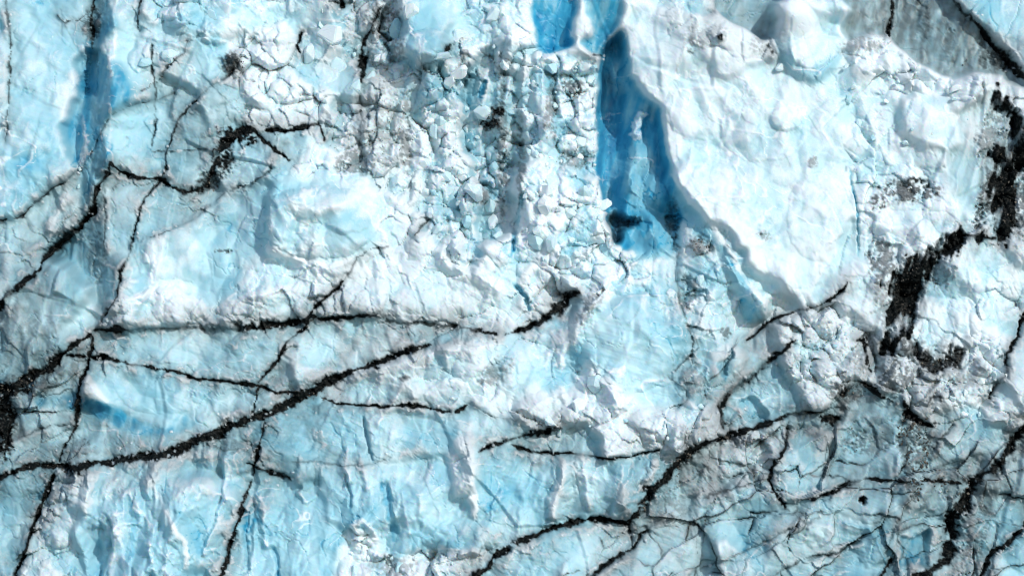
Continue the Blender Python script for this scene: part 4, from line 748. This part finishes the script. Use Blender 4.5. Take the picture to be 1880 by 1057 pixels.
# ---------------------------------------------------------------- materials
def ice_material():
    m = bpy.data.materials.new('glacier_ice'); m.use_nodes = True
    t = m.node_tree; n = t.nodes; l = t.links
    b = n['Principled BSDF']
    at = n.new('ShaderNodeAttribute'); at.attribute_name = 'mask'
    sep = n.new('ShaderNodeSeparateColor'); l.new(at.outputs['Color'], sep.inputs[0])
    pos = n.new('ShaderNodeNewGeometry')
    def noise(scale, detail=4, rough=0.6):
        q = n.new('ShaderNodeTexNoise'); q.inputs['Scale'].default_value = scale; q.inputs['Detail'].default_value = detail; q.inputs['Roughness'].default_value = rough
        l.new(pos.outputs['Position'], q.inputs['Vector']); return q
    def math_(op, a, b_=None, c=None):
        q = n.new('ShaderNodeMath'); q.operation = op
        for i, s in enumerate((a, b_, c)):
            if s is None: continue
            if isinstance(s, (int, float)): q.inputs[i].default_value = s
            else: l.new(s, q.inputs[i])
        return q.outputs[0]
    def mix(f, a, c):
        q = n.new('ShaderNodeMix'); q.data_type = 'RGBA'
        l.new(f, q.inputs[0])
        for i, s in ((6, a), (7, c)):
            if isinstance(s, tuple): q.inputs[i].default_value = (*s, 1)
            else: l.new(s, q.inputs[i])
        return q.outputs[2]
    ramp = n.new('ShaderNodeValToRGB'); l.new(sep.outputs[0], ramp.inputs[0])
    e = ramp.color_ramp.elements
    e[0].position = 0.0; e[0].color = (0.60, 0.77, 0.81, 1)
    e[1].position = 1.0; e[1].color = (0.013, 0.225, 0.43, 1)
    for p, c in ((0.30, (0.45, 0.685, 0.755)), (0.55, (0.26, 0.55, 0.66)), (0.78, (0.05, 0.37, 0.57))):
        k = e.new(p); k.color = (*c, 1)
    n1 = noise(7.0, 6, 0.65); n2 = noise(1.3, 4)
    # snow skin with a ragged edge
    n5 = noise(15.0, 6, 0.75)
    sn0 = math_('ADD', sep.outputs[1], math_('MULTIPLY', math_('SUBTRACT', n1.outputs[0], 0.5), 0.5))
    sn = math_('ADD', sn0, math_('MULTIPLY', math_('SUBTRACT', n5.outputs[0], 0.5), 0.8))
    mr = n.new('ShaderNodeMapRange'); mr.interpolation_type = 'SMOOTHSTEP'; mr.inputs[1].default_value = 0.22; mr.inputs[2].default_value = 0.95
    l.new(sn, mr.inputs[0])
    c1 = mix(mr.outputs[0], ramp.outputs[0], (0.735, 0.825, 0.86))
    # silt frozen into the ice, and the grey of painted shade
    c2 = mix(math_('MULTIPLY', at.outputs['Alpha'], 0.85), c1, (0.125, 0.155, 0.16))
    n3 = noise(6.0, 6, 0.65)
    dg = math_('ADD', sep.outputs[2], math_('MULTIPLY', math_('MULTIPLY', math_('SUBTRACT', n3.outputs[0], 0.5), sep.outputs[2]), 0.9))
    md = n.new('ShaderNodeMapRange'); md.inputs[1].default_value = 0.0; md.inputs[2].default_value = 0.80
    l.new(math_('MULTIPLY', dg, math_('GREATER_THAN', sep.outputs[2], 0.004)), md.inputs[0])
    n4 = noise(4.5, 8, 0.75)
    gr = n.new('ShaderNodeMapRange'); gr.inputs[1].default_value = 0.49; gr.inputs[2].default_value = 0.70; l.new(n4.outputs[0], gr.inputs[0])
    dcol = mix(gr.outputs[0], (0.0035, 0.0055, 0.006), (0.055, 0.056, 0.052))
    dk = math_('POWER', md.outputs[0], 0.8)
    c3 = mix(dk, c2, dcol)
    l.new(math_('SUBTRACT', 0.5, math_('MULTIPLY', md.outputs[0], 0.42)), b.inputs['Specular IOR Level'])
    l.new(c3, b.inputs['Base Color'])
    rg = math_('ADD', math_('MULTIPLY', mr.outputs[0], 0.35), 0.38)
    l.new(math_('MAXIMUM', rg, math_('MULTIPLY', md.outputs[0], 0.8)), b.inputs['Roughness'])
    b.inputs['IOR'].default_value = 1.31
    b.subsurface_method = 'RANDOM_WALK'
    at2 = n.new('ShaderNodeAttribute'); at2.attribute_name = 'soft'
    l.new(math_('MULTIPLY', at2.outputs['Fac'], math_("SUBTRACT", 0.6, math_("MULTIPLY", md.outputs[0], 0.6))), b.inputs['Subsurface Weight'])
    b.inputs['Subsurface Radius'].default_value = (0.22, 0.5, 0.8); b.inputs['Subsurface Scale'].default_value = 0.3; b.inputs['Subsurface Anisotropy'].default_value = 0.4
    bp = n.new('ShaderNodeBump'); bp.inputs['Strength'].default_value = 0.25; bp.inputs['Distance'].default_value = 0.04
    l.new(n1.outputs[0], bp.inputs['Height'])
    bp2 = n.new('ShaderNodeBump'); bp2.inputs['Strength'].default_value = 0.2; bp2.inputs['Distance'].default_value = 0.015
    l.new(n3.outputs[0], bp2.inputs['Height']); l.new(bp.outputs[0], bp2.inputs['Normal'])
    l.new(bp2.outputs[0], b.inputs['Normal'])
    return m
ICE = ice_material()

# ---------------------------------------------------------------- meshes
def wx(x): return (x-CX)*S
def wz(y): return (CY-y)*S
KEY = 1-0.34*(Y-528)*S/190.0                    # the leaning front's own foreshortening
PX = wx(X)*KEY; PZ = wz(Y)*KEY; PY = -H*S
MASK = np.stack([BLU, SNW, DRT, GRY], -1).astype(np.float32)

GNX = np.gradient(PX, axis=1); GNXz = np.gradient(PZ, axis=1); GNXy = np.gradient(PY, axis=1)
GNY = np.gradient(PX, axis=0); GNYz = np.gradient(PZ, axis=0); GNYy = np.gradient(PY, axis=0)
NRM = np.cross(np.stack([GNY, GNYy, GNYz], -1), np.stack([GNX, GNXy, GNXz], -1))
NRM /= np.linalg.norm(NRM, axis=-1, keepdims=True)+1e-12
NRM = NRM.reshape(-1, 3)
SOFT = np.ones(X.shape)
def cut(cells, name, parent=None, back=0.5):
    """the piece of the ice wall under the given cells, with sides going back into the ice"""
    jj, ii = np.nonzero(cells)
    a = jj*NX+ii
    quads = np.stack([a, a+NX, a+NX+1, a+1], 1)      # wound to face the viewer
    used, inv = np.unique(quads, return_inverse=True)
    q = inv.reshape(-1, 4)
    nv = len(used)
    P = np.stack([PX.ravel()[used], PY.ravel()[used], PZ.ravel()[used]], 1)
    e = np.concatenate([q[:, [0,1]], q[:, [1,2]], q[:, [2,3]], q[:, [3,0]]])
    key = np.minimum(e[:,0], e[:,1])*np.int64(nv)+np.maximum(e[:,0], e[:,1])
    _, idx, c = np.unique(key, return_index=True, return_counts=True)
    be = e[idx[c == 1]]
    bv, binv = np.unique(be, return_inverse=True)
    binv = binv.reshape(-1, 2)
    Pb = P[bv].copy(); Pb[:,1] += back
    sk = np.stack([be[:,1], be[:,0], binv[:,0]+nv, binv[:,1]+nv], 1)
    Q = np.concatenate([q, sk]); P = np.concatenate([P, Pb])
    M = MASK.reshape(-1, 4)[used]; M = np.concatenate([M, M[bv]])
    SF = SOFT.ravel()[used]; SF = np.concatenate([SF, SF[bv]*0]).astype(np.float32)
    N = NRM[used]; N = np.concatenate([N, N[bv]])
    o0 = P[:nv].mean(0)
    P = P-o0
    me = bpy.data.meshes.new(name)
    me.vertices.add(len(P)); me.vertices.foreach_set('co', P.astype(np.float32).ravel())
    me.loops.add(Q.size); me.loops.foreach_set('vertex_index', Q.astype(np.int32).ravel())
    me.polygons.add(len(Q)); me.polygons.foreach_set('loop_start', np.arange(0, Q.size, 4, dtype=np.int32))
    me.update(calc_edges=True)
    at = me.attributes.new('mask', 'FLOAT_COLOR', 'POINT'); at.data.foreach_set('color', M.ravel())
    at = me.attributes.new('soft', 'FLOAT', 'POINT'); at.data.foreach_set('value', SF)
    me.polygons.foreach_set('use_smooth', np.ones(len(Q), bool))
    me.normals_split_custom_set_from_vertices(N.tolist())
    me.materials.append(ICE)
    o = bpy.data.objects.new(name, me); col.objects.link(o)
    if parent is not None:
        o.parent = parent
        o.location = Vector(o0)-parent.location
    else: o.location = Vector(o0)
    return o

def pieces(cells, least, most=99):
    """edge-connected pieces of at least that many cells, largest first"""
    jj, ii = np.nonzero(cells)
    todo = set((jj*NX+ii).tolist()); out = []
    while todo:
        s0 = todo.pop(); comp = [s0]; st = [s0]
        while st:
            c = st.pop()
            for nb in (c+1, c-1, c+NX, c-NX):
                if nb in todo: todo.discard(nb); st.append(nb); comp.append(nb)
        if len(comp) >= least: out.append(comp)
    out.sort(key=len, reverse=True)
    res = []
    for comp in out[:most]:
        m = np.zeros(cells.shape, bool); a = np.array(comp); m[a//NX, a % NX] = True
        res.append(m)
    return res

def biggest(cells):
    """(largest edge-connected piece, the rest)"""
    from collections import deque
    jj, ii = np.nonzero(cells)
    todo = set(zip(jj.tolist(), ii.tolist())); best = []
    while todo:
        s0 = todo.pop(); comp = [s0]; st = [s0]
        while st:
            j, i = st.pop()
            for nb in ((j+1,i),(j-1,i),(j,i+1),(j,i-1)):
                if nb in todo: todo.discard(nb); st.append(nb); comp.append(nb)
        if len(comp) > len(best): best = comp
        if len(best) > len(todo): break
    out = np.zeros(cells.shape, bool)
    a = np.array(best)
    if len(a): out[a[:,0], a[:,1]] = True
    return out, cells & ~out

CELL = np.ascontiguousarray(LAB[:-1, :-1]).copy()     # slab of each cell
SEAM = seam_owner[:-1, :-1].copy()
STRK = stroke_owner[:-1, :-1].copy()
def tag(o, label=None, cat=None, group=None, kind=None):
    for k, v in (('label', label), ('category', cat), ('group', group), ('kind', kind or 'thing')):
        if v: o[k] = v
    return o

# seams first; what is left of a seam outside its main run stays with the slab
taken = np.zeros(CELL.shape, bool)
JOBS = []                                            # (cells, name, tags, parts)
for k, s in enumerate(SEAMS):
    if not s.get('label'): continue
    m, rest = biggest(SEAM == k)
    if m.sum() < 30: print('tiny seam', k, s['label'], int(m.sum())); continue
    JOBS.append((m, s.get('name', 'dirt_seam'), (s['label'], s.get('cat', 'dirt seam'), s.get('group', 'dark dirt seams in the ice wall')), []))
    taken |= m
# slabs; pieces cut off by a seam pass to the slab they touch most
left = ~taken
owner = np.where(left, CELL, -1)
frag = np.zeros(CELL.shape, bool)
for k in range(nR):
    m = owner == k
    if not m.any(): print('no cells', k, REGIONS[k]['label']); continue
    b, rest = biggest(m)
    frag |= rest
owner[frag] = -1
for it in range(400):
    if not frag.any(): break
    for dj, di in ((0,1),(0,-1),(1,0),(-1,0)):
        nb = np.roll(owner, (dj, di), (0, 1))
        if dj == 1: nb[0] = -1
        if dj == -1: nb[-1] = -1
        if di == 1: nb[:, 0] = -1
        if di == -1: nb[:, -1] = -1
        m = frag & (nb >= 0)
        owner[m] = nb[m]; frag &= ~m
SNc, BLc = SNW[:-1, :-1], BLU[:-1, :-1]
for k, r in enumerate(REGIONS):
    m = owner == k
    if not m.any(): continue
    whole = m.sum()
    if whole < 200: print('small region', k, r['label'], int(whole))
    parts = []
    def take(pm, name, least, most, plabel=None):
        global m
        for q in pieces(pm & m, least, most):
            b, rest = biggest(m & ~q)                # a part must not cut its slab in two
            if rest.sum() > 40: continue
            if rest.any():
                q = q | rest
                if len(pieces(q, 1)) > 1: continue
            m = b; parts.append((q, name, plabel))
    for q, s in enumerate(STROKES):
        if s.get('part'): take(STRK == q, s['part'], 60, 1)
    for s in PATCHES:
        if s.get('part'):
            sl, pin = inside(s['poly'])
            full = np.zeros(X.shape, bool); full[sl] = pin
            take(full[:-1, :-1], s['part'], 60, 1, s.get('plabel'))
    for q, s in enumerate(SEAMS):
        if not s.get('label'): take(SEAM == q, 'dirt_vein', 40, 1)
    if r['snow'] < 0.5 and whole > 2500: take(blur(SNc, 2, 1) > max(0.62, r['snow']+0.25), 'snow_crust', 160, 3)
    if r['blue'] < 0.6 and whole > 2500: take(blur(BLc, 2, 1)-0.5*blur(SNc, 2, 1) > max(0.36, r['blue']+0.04), 'blue_ice', 200, 3)
    if whole > 2500: take(blur(DRT[:-1, :-1], 2, 1) > 0.38, 'dirt_stain', 120, 3)
    JOBS.append((m, r['name'], (r['label'], r['cat'], r.get('group')), parts))
if frag.any(): JOBS.append((frag, 'dirt_pocket', None, []))
# the glow in the ice fades out where one piece ends and the next begins
IDM = np.zeros(CELL.shape, np.int32); q = 0
for m, name, t, parts in JOBS:
    q += 1; IDM[m] = q
    for pm, pn, pl in parts: q += 1; IDM[pm] = q
edge = np.zeros(X.shape)
for ax in (0, 1):
    d = np.diff(IDM, axis=ax) != 0
    if ax == 0: edge[1:-1, :-1] = np.maximum(edge[1:-1, :-1], d); edge[1:-1, 1:] = np.maximum(edge[1:-1, 1:], d)
    else: edge[:-1, 1:-1] = np.maximum(edge[:-1, 1:-1], d); edge[1:, 1:-1] = np.maximum(edge[1:, 1:-1], d)
SOFT = 1-sstep(0.0, 0.22, blur(edge, 3, 2)) * 1.0
SOFT = np.where(edge > 0, 0, SOFT)*(1-0.85*np.clip((BLU-0.48)*5, 0, 1)*(SNW < 0.5))
for m, name, t, parts in JOBS:
    o = cut(m, name)
    if t is None: tag(o, kind='stuff')
    else: tag(o, *t)
    for pm, pn, pl in parts:
        p = cut(pm, pn, o)
        if pl: p['label'] = pl

# ---------------------------------------------------------------- loose chunks of ice
def chunk_mesh(seed):
    r = random.Random(seed)
    bm = bmesh.new()
    for i in range(13+seed % 6):
        v = Vector((r.gauss(0,1), r.gauss(0,1), r.gauss(0,1))).normalized()
        v *= r.uniform(0.82, 1.0)
        bm.verts.new((v.x*1.0, v.y*0.85, v.z*0.8))
    res = bmesh.ops.convex_hull(bm, input=bm.verts)
    junk = list({g for g in res['geom_interior'] if isinstance(g, bmesh.types.BMVert)} | {g for g in res['geom_unused'] if isinstance(g, bmesh.types.BMVert)})
    bmesh.ops.delete(bm, geom=junk, context='VERTS')
    bmesh.ops.dissolve_limit(bm, angle_limit=0.22, verts=bm.verts[:], edges=bm.edges[:])
    bmesh.ops.bevel(bm, geom=bm.edges[:], offset=0.05, segments=1, affect='EDGES')
    bmesh.ops.triangulate(bm, faces=bm.faces[:])
    bmesh.ops.subdivide_edges(bm, edges=bm.edges[:], cuts=1)
    for v in bm.verts:
        v.co += v.co.normalized()*r.uniform(-0.025, 0.025)
    me = bpy.data.meshes.new('ice_chunk'); bm.to_mesh(me); bm.free()
    n = len(me.vertices)
    b, s_ = r.uniform(0.05, 0.42), r.uniform(0.25, 0.95)
    M = np.tile(np.array([b, s_, 0, 0], np.float32), (n, 1))
    a2 = me.attributes.new('soft', 'FLOAT', 'POINT'); a2.data.foreach_set('value', np.full(n, 0.6, np.float32))
    at = me.attributes.new('mask', 'FLOAT_COLOR', 'POINT'); at.data.foreach_set('color', M.ravel())
    me.materials.append(ICE)
    for p in me.polygons: p.use_smooth = False
    return me
PROTO = [chunk_mesh(s) for s in range(14)]
def height_at(x, y):
    i = int(round((x-X0)/STEP)); j = int(round((y-Y0)/STEP))
    return H[max(0, min(NY-1, j)), max(0, min(NX-1, i))]
def chunk(x, y, r, label, group, seed, flat=1.0):
    rr = random.Random(seed*7919+13)
    o = bpy.data.objects.new('ice_chunk', PROTO[rr.randrange(len(PROTO))]); col.objects.link(o)
    o.location = (wx(x), -(height_at(x, y)+0.05*r)*S, wz(y))
    o.rotation_euler = (rr.uniform(0, 6.3), rr.uniform(0, 6.3), rr.uniform(0, 6.3))
    o.scale = (r*S*rr.uniform(0.9, 1.35), r*S*rr.uniform(0.8, 1.1), r*S*rr.uniform(0.7, 1.15))
    return tag(o, label, 'ice chunk', group)
kk = 0
for z in CHUNK_ZONES:
    rr = random.Random(z['seed'])
    n = 0; tries = 0; put = []
    xs = [p[0] for p in z['poly']]; ys = [p[1] for p in z['poly']]
    def within(x, y):
        c = False; P = z['poly']
        for i in range(len(P)):
            x1, y1 = P[i]; x2, y2 = P[(i+1) % len(P)]
            if (y1 > y) != (y2 > y) and x < (x2-x1)*(y-y1)/(y2-y1)+x1: c = not c
        return c
    while n < z['n'] and tries < 4000:
        tries += 1
        x, y = rr.uniform(min(xs), max(xs)), rr.uniform(min(ys), max(ys))
        r = z['r'][0]+(z['r'][1]-z['r'][0])*rr.random()**3.2
        if not within(x, y) or any((x-a)**2+(y-b)**2 < (0.8*(r+c))**2 for a, b, c in put): continue
        put.append((x, y, r)); kk += 1; n += 1
        chunk(x, y, r, z['label'], z['group'], kk)
for i, (x, y, r, lb) in enumerate(BIG_CHUNKS):
    lb = lb if isinstance(lb, str) else lb[0]
    chunk(x, y, r, lb, 'big single ice chunks on the wall', 900+i)

# ---------------------------------------------------------------- grit and small stones melted out along the dirty places
def gravel():
    r = random.Random(77); V = []; F = []
    for (gx_, gy_, rx, ry, n, r0, r1, up) in GRAVEL:
        for i in range(n):
            a, q = r.uniform(0, 6.283), math.sqrt(r.random())
            v_ = math.sin(a)*q
            x = gx_+math.cos(a)*q*rx*(1-up*v_); y = gy_+v_*ry
            rad = r0+(r1-r0)*r.random()**3
            c = Vector((wx(x), -(height_at(x, y)+0.2*rad)*S, wz(y)))
            b = len(V); k = [Vector((r.gauss(0,1), r.gauss(0,1), r.gauss(0,1))).normalized()*rad*S*r.uniform(.7, 1.2) for _ in range(3)]
            u_, v2, w_ = k[0], k[1], k[0].cross(k[1]).normalized()*rad*S*r.uniform(.6, 1)
            V += [c+u_, c-u_, c+v2, c-v2, c+w_, c-w_]
            F += [(b,b+2,b+4),(b+2,b+1,b+4),(b+1,b+3,b+4),(b+3,b,b+4),(b+2,b,b+5),(b+1,b+2,b+5),(b+3,b+1,b+5),(b,b+3,b+5)]
    m = bpy.data.materials.new('gravel'); m.use_nodes = True; nt = m.node_tree; b_ = nt.nodes['Principled BSDF']
    g = nt.nodes.new('ShaderNodeNewGeometry'); rp = nt.nodes.new('ShaderNodeValToRGB'); nt.links.new(g.outputs['Random Per Island'], rp.inputs[0])
    rp.color_ramp.elements[0].color = (0.02, 0.021, 0.02, 1); rp.color_ramp.elements[1].color = (0.17, 0.15, 0.12, 1)
    e = rp.color_ramp.elements.new(0.6); e.color = (0.075, 0.068, 0.055, 1)
    nt.links.new(rp.outputs[0], b_.inputs['Base Color']); b_.inputs['Roughness'].default_value = 0.85
    me = bpy.data.meshes.new('gravel'); me.from_pydata(V, [], F); me.materials.append(m)
    o = bpy.data.objects.new('gravel', me); col.objects.link(o); tag(o, 'brown grey grit and small stones lying on the dirty ice', 'gravel', None, 'stuff')
gravel()
# ---------------------------------------------------------------- the rest of the glacier front, outside the view
def outer():
    st = 15.0
    xs = np.arange(-1690, 3570.1, st); ys = np.arange(-600, 1410.1, st)
    XX, YY = np.meshgrid(xs, ys)
    f = fbm(XX, YY, 420, 2, 91)*16 + 0.34*(YY-528)
    away = np.hypot(np.maximum(np.maximum(X0+20-XX, XX-X1+20), 0), np.maximum(np.maximum(Y0+20-YY, YY-Y1+20), 0))
    t = np.clip(away/160, 0, 1)
    c1, _ = chisel(XX+40*fbm(XX, YY, 160, 2, 207), YY, 190, 208, 0.9, 0.36, 0.06, 1); c2, k2 = chisel(XX, YY*0.7, 85, 209, 0.9, 0.36, 0.06, -1)
    h = f + t*(40*fbm(XX, YY, 200, 3, 201) + 90*(c1-.15) + 50*(c2+.15) + 8*fbm(XX, YY*0.4, 50, 2, 205)) - 5
    h -= np.clip(-150-YY, 0, None)*1.2
    n = XX.shape[1]
    key = 1-0.34*(YY-528)*S/190.0
    me = bpy.data.meshes.new('glacier')
    co = np.stack([wx(XX)*key, -h*S, wz(YY)*key], -1).reshape(-1, 3)
    jj, ii = np.nonzero(~((XX[:-1,:-1] >= X0+20) & (XX[:-1,:-1]+st <= X1-20) & (YY[:-1,:-1] >= Y0+20) & (YY[:-1,:-1]+st <= Y1-20)))
    a = jj*n+ii
    Q = np.stack([a, a+n, a+n+1, a+1], 1)
    me.vertices.add(len(co)); me.vertices.foreach_set('co', co.astype(np.float32).ravel())
    me.loops.add(Q.size); me.loops.foreach_set('vertex_index', Q.astype(np.int32).ravel())
    me.polygons.add(len(Q)); me.polygons.foreach_set('loop_start', np.arange(0, Q.size, 4, dtype=np.int32))
    me.update(calc_edges=True)
    M = np.zeros((len(co), 4), np.float32)
    M[:,0] = np.clip(0.32+0.3*fbm(XX, YY, 130, 4, 211), 0, 1).ravel(); M[:,1] = np.clip(0.42+0.5*fbm(XX, YY, 110, 4, 212), 0, 1).ravel()
    M[:,2] = (sstep(0.05, 0.0, np.abs(fbm(XX, YY+0.3*XX, 330, 3, 213)))*0.7).ravel()
    at = me.attributes.new('mask', 'FLOAT_COLOR', 'POINT'); at.data.foreach_set('color', M.ravel())
    a2 = me.attributes.new('soft', 'FLOAT', 'POINT'); a2.data.foreach_set('value', np.full(len(co), 0.7, np.float32))
    me.materials.append(ICE)
    o = bpy.data.objects.new('glacier', me); col.objects.link(o); o['kind'] = 'structure'
outer()
def water():
    m = bpy.data.materials.new('sea_water'); m.use_nodes = True
    b = m.node_tree.nodes['Principled BSDF']; b.inputs['Base Color'].default_value = (0.03, 0.09, 0.10, 1); b.inputs['Roughness'].default_value = 0.15
    q = m.node_tree.nodes.new('ShaderNodeTexNoise'); q.inputs['Scale'].default_value = 0.8
    g = m.node_tree.nodes.new('ShaderNodeNewGeometry'); m.node_tree.links.new(g.outputs['Position'], q.inputs['Vector'])
    bp = m.node_tree.nodes.new('ShaderNodeBump'); bp.inputs['Distance'].default_value = 0.4; m.node_tree.links.new(q.outputs[0], bp.inputs['Height'])
    m.node_tree.links.new(bp.outputs[0], b.inputs['Normal'])
    me = bpy.data.meshes.new('water'); z = wz(1400)
    me.from_pydata([(-2000,-2000,z),(2000,-2000,z),(2000,40,z),(-2000,40,z)], [], [(0,1,2,3)]); me.materials.append(m)
    o = bpy.data.objects.new('water', me); col.objects.link(o); o['kind'] = 'structure'
water()

# ---------------------------------------------------------------- light and camera
to_sun = Vector((0.50, -0.74, 0.50)).normalized()
sun = bpy.data.lights.new('sun', 'SUN'); sun.energy = SUN_E; sun.angle = math.radians(0.5); sun.color = (1.0, 0.975, 0.94)
so = bpy.data.objects.new('sun', sun); col.objects.link(so)
so.rotation_euler = to_sun.to_track_quat('Z', 'Y').to_euler()
w = bpy.data.worlds.new('World'); sc.world = w; w.use_nodes = True
sky = w.node_tree.nodes.new('ShaderNodeTexSky'); sky.sky_type = 'NISHITA'; sky.sun_disc = False
sky.sun_elevation = math.asin(to_sun.z); sky.sun_rotation = math.atan2(to_sun.x, to_sun.y)
bg = w.node_tree.nodes['Background']; bg.inputs[1].default_value = SKY_E
w.node_tree.links.new(sky.outputs[0], bg.inputs[0])
cam = bpy.data.cameras.new('camera'); co = bpy.data.objects.new('camera', cam); col.objects.link(co)
D = 190.0
co.location = (0, -D, 0); co.rotation_euler = (math.radians(90), 0, 0)
cam.sensor_width = 36; cam.lens = 36*D/(1880*S); cam.clip_end = 6000; cam.clip_start = 1
sc.camera = co
sc.view_settings.view_transform = 'Standard'; sc.view_settings.look = 'None'; sc.view_settings.gamma = 1
sc.view_settings.exposure = EXPOSURE
sc.cycles.max_bounces = 6
sc.cycles.use_denoising = True; sc.cycles.denoising_prefilter = 'ACCURATE'; sc.cycles.denoising_input_passes = 'RGB_ALBEDO_NORMAL'
sc.cycles.filter_width = 1.2
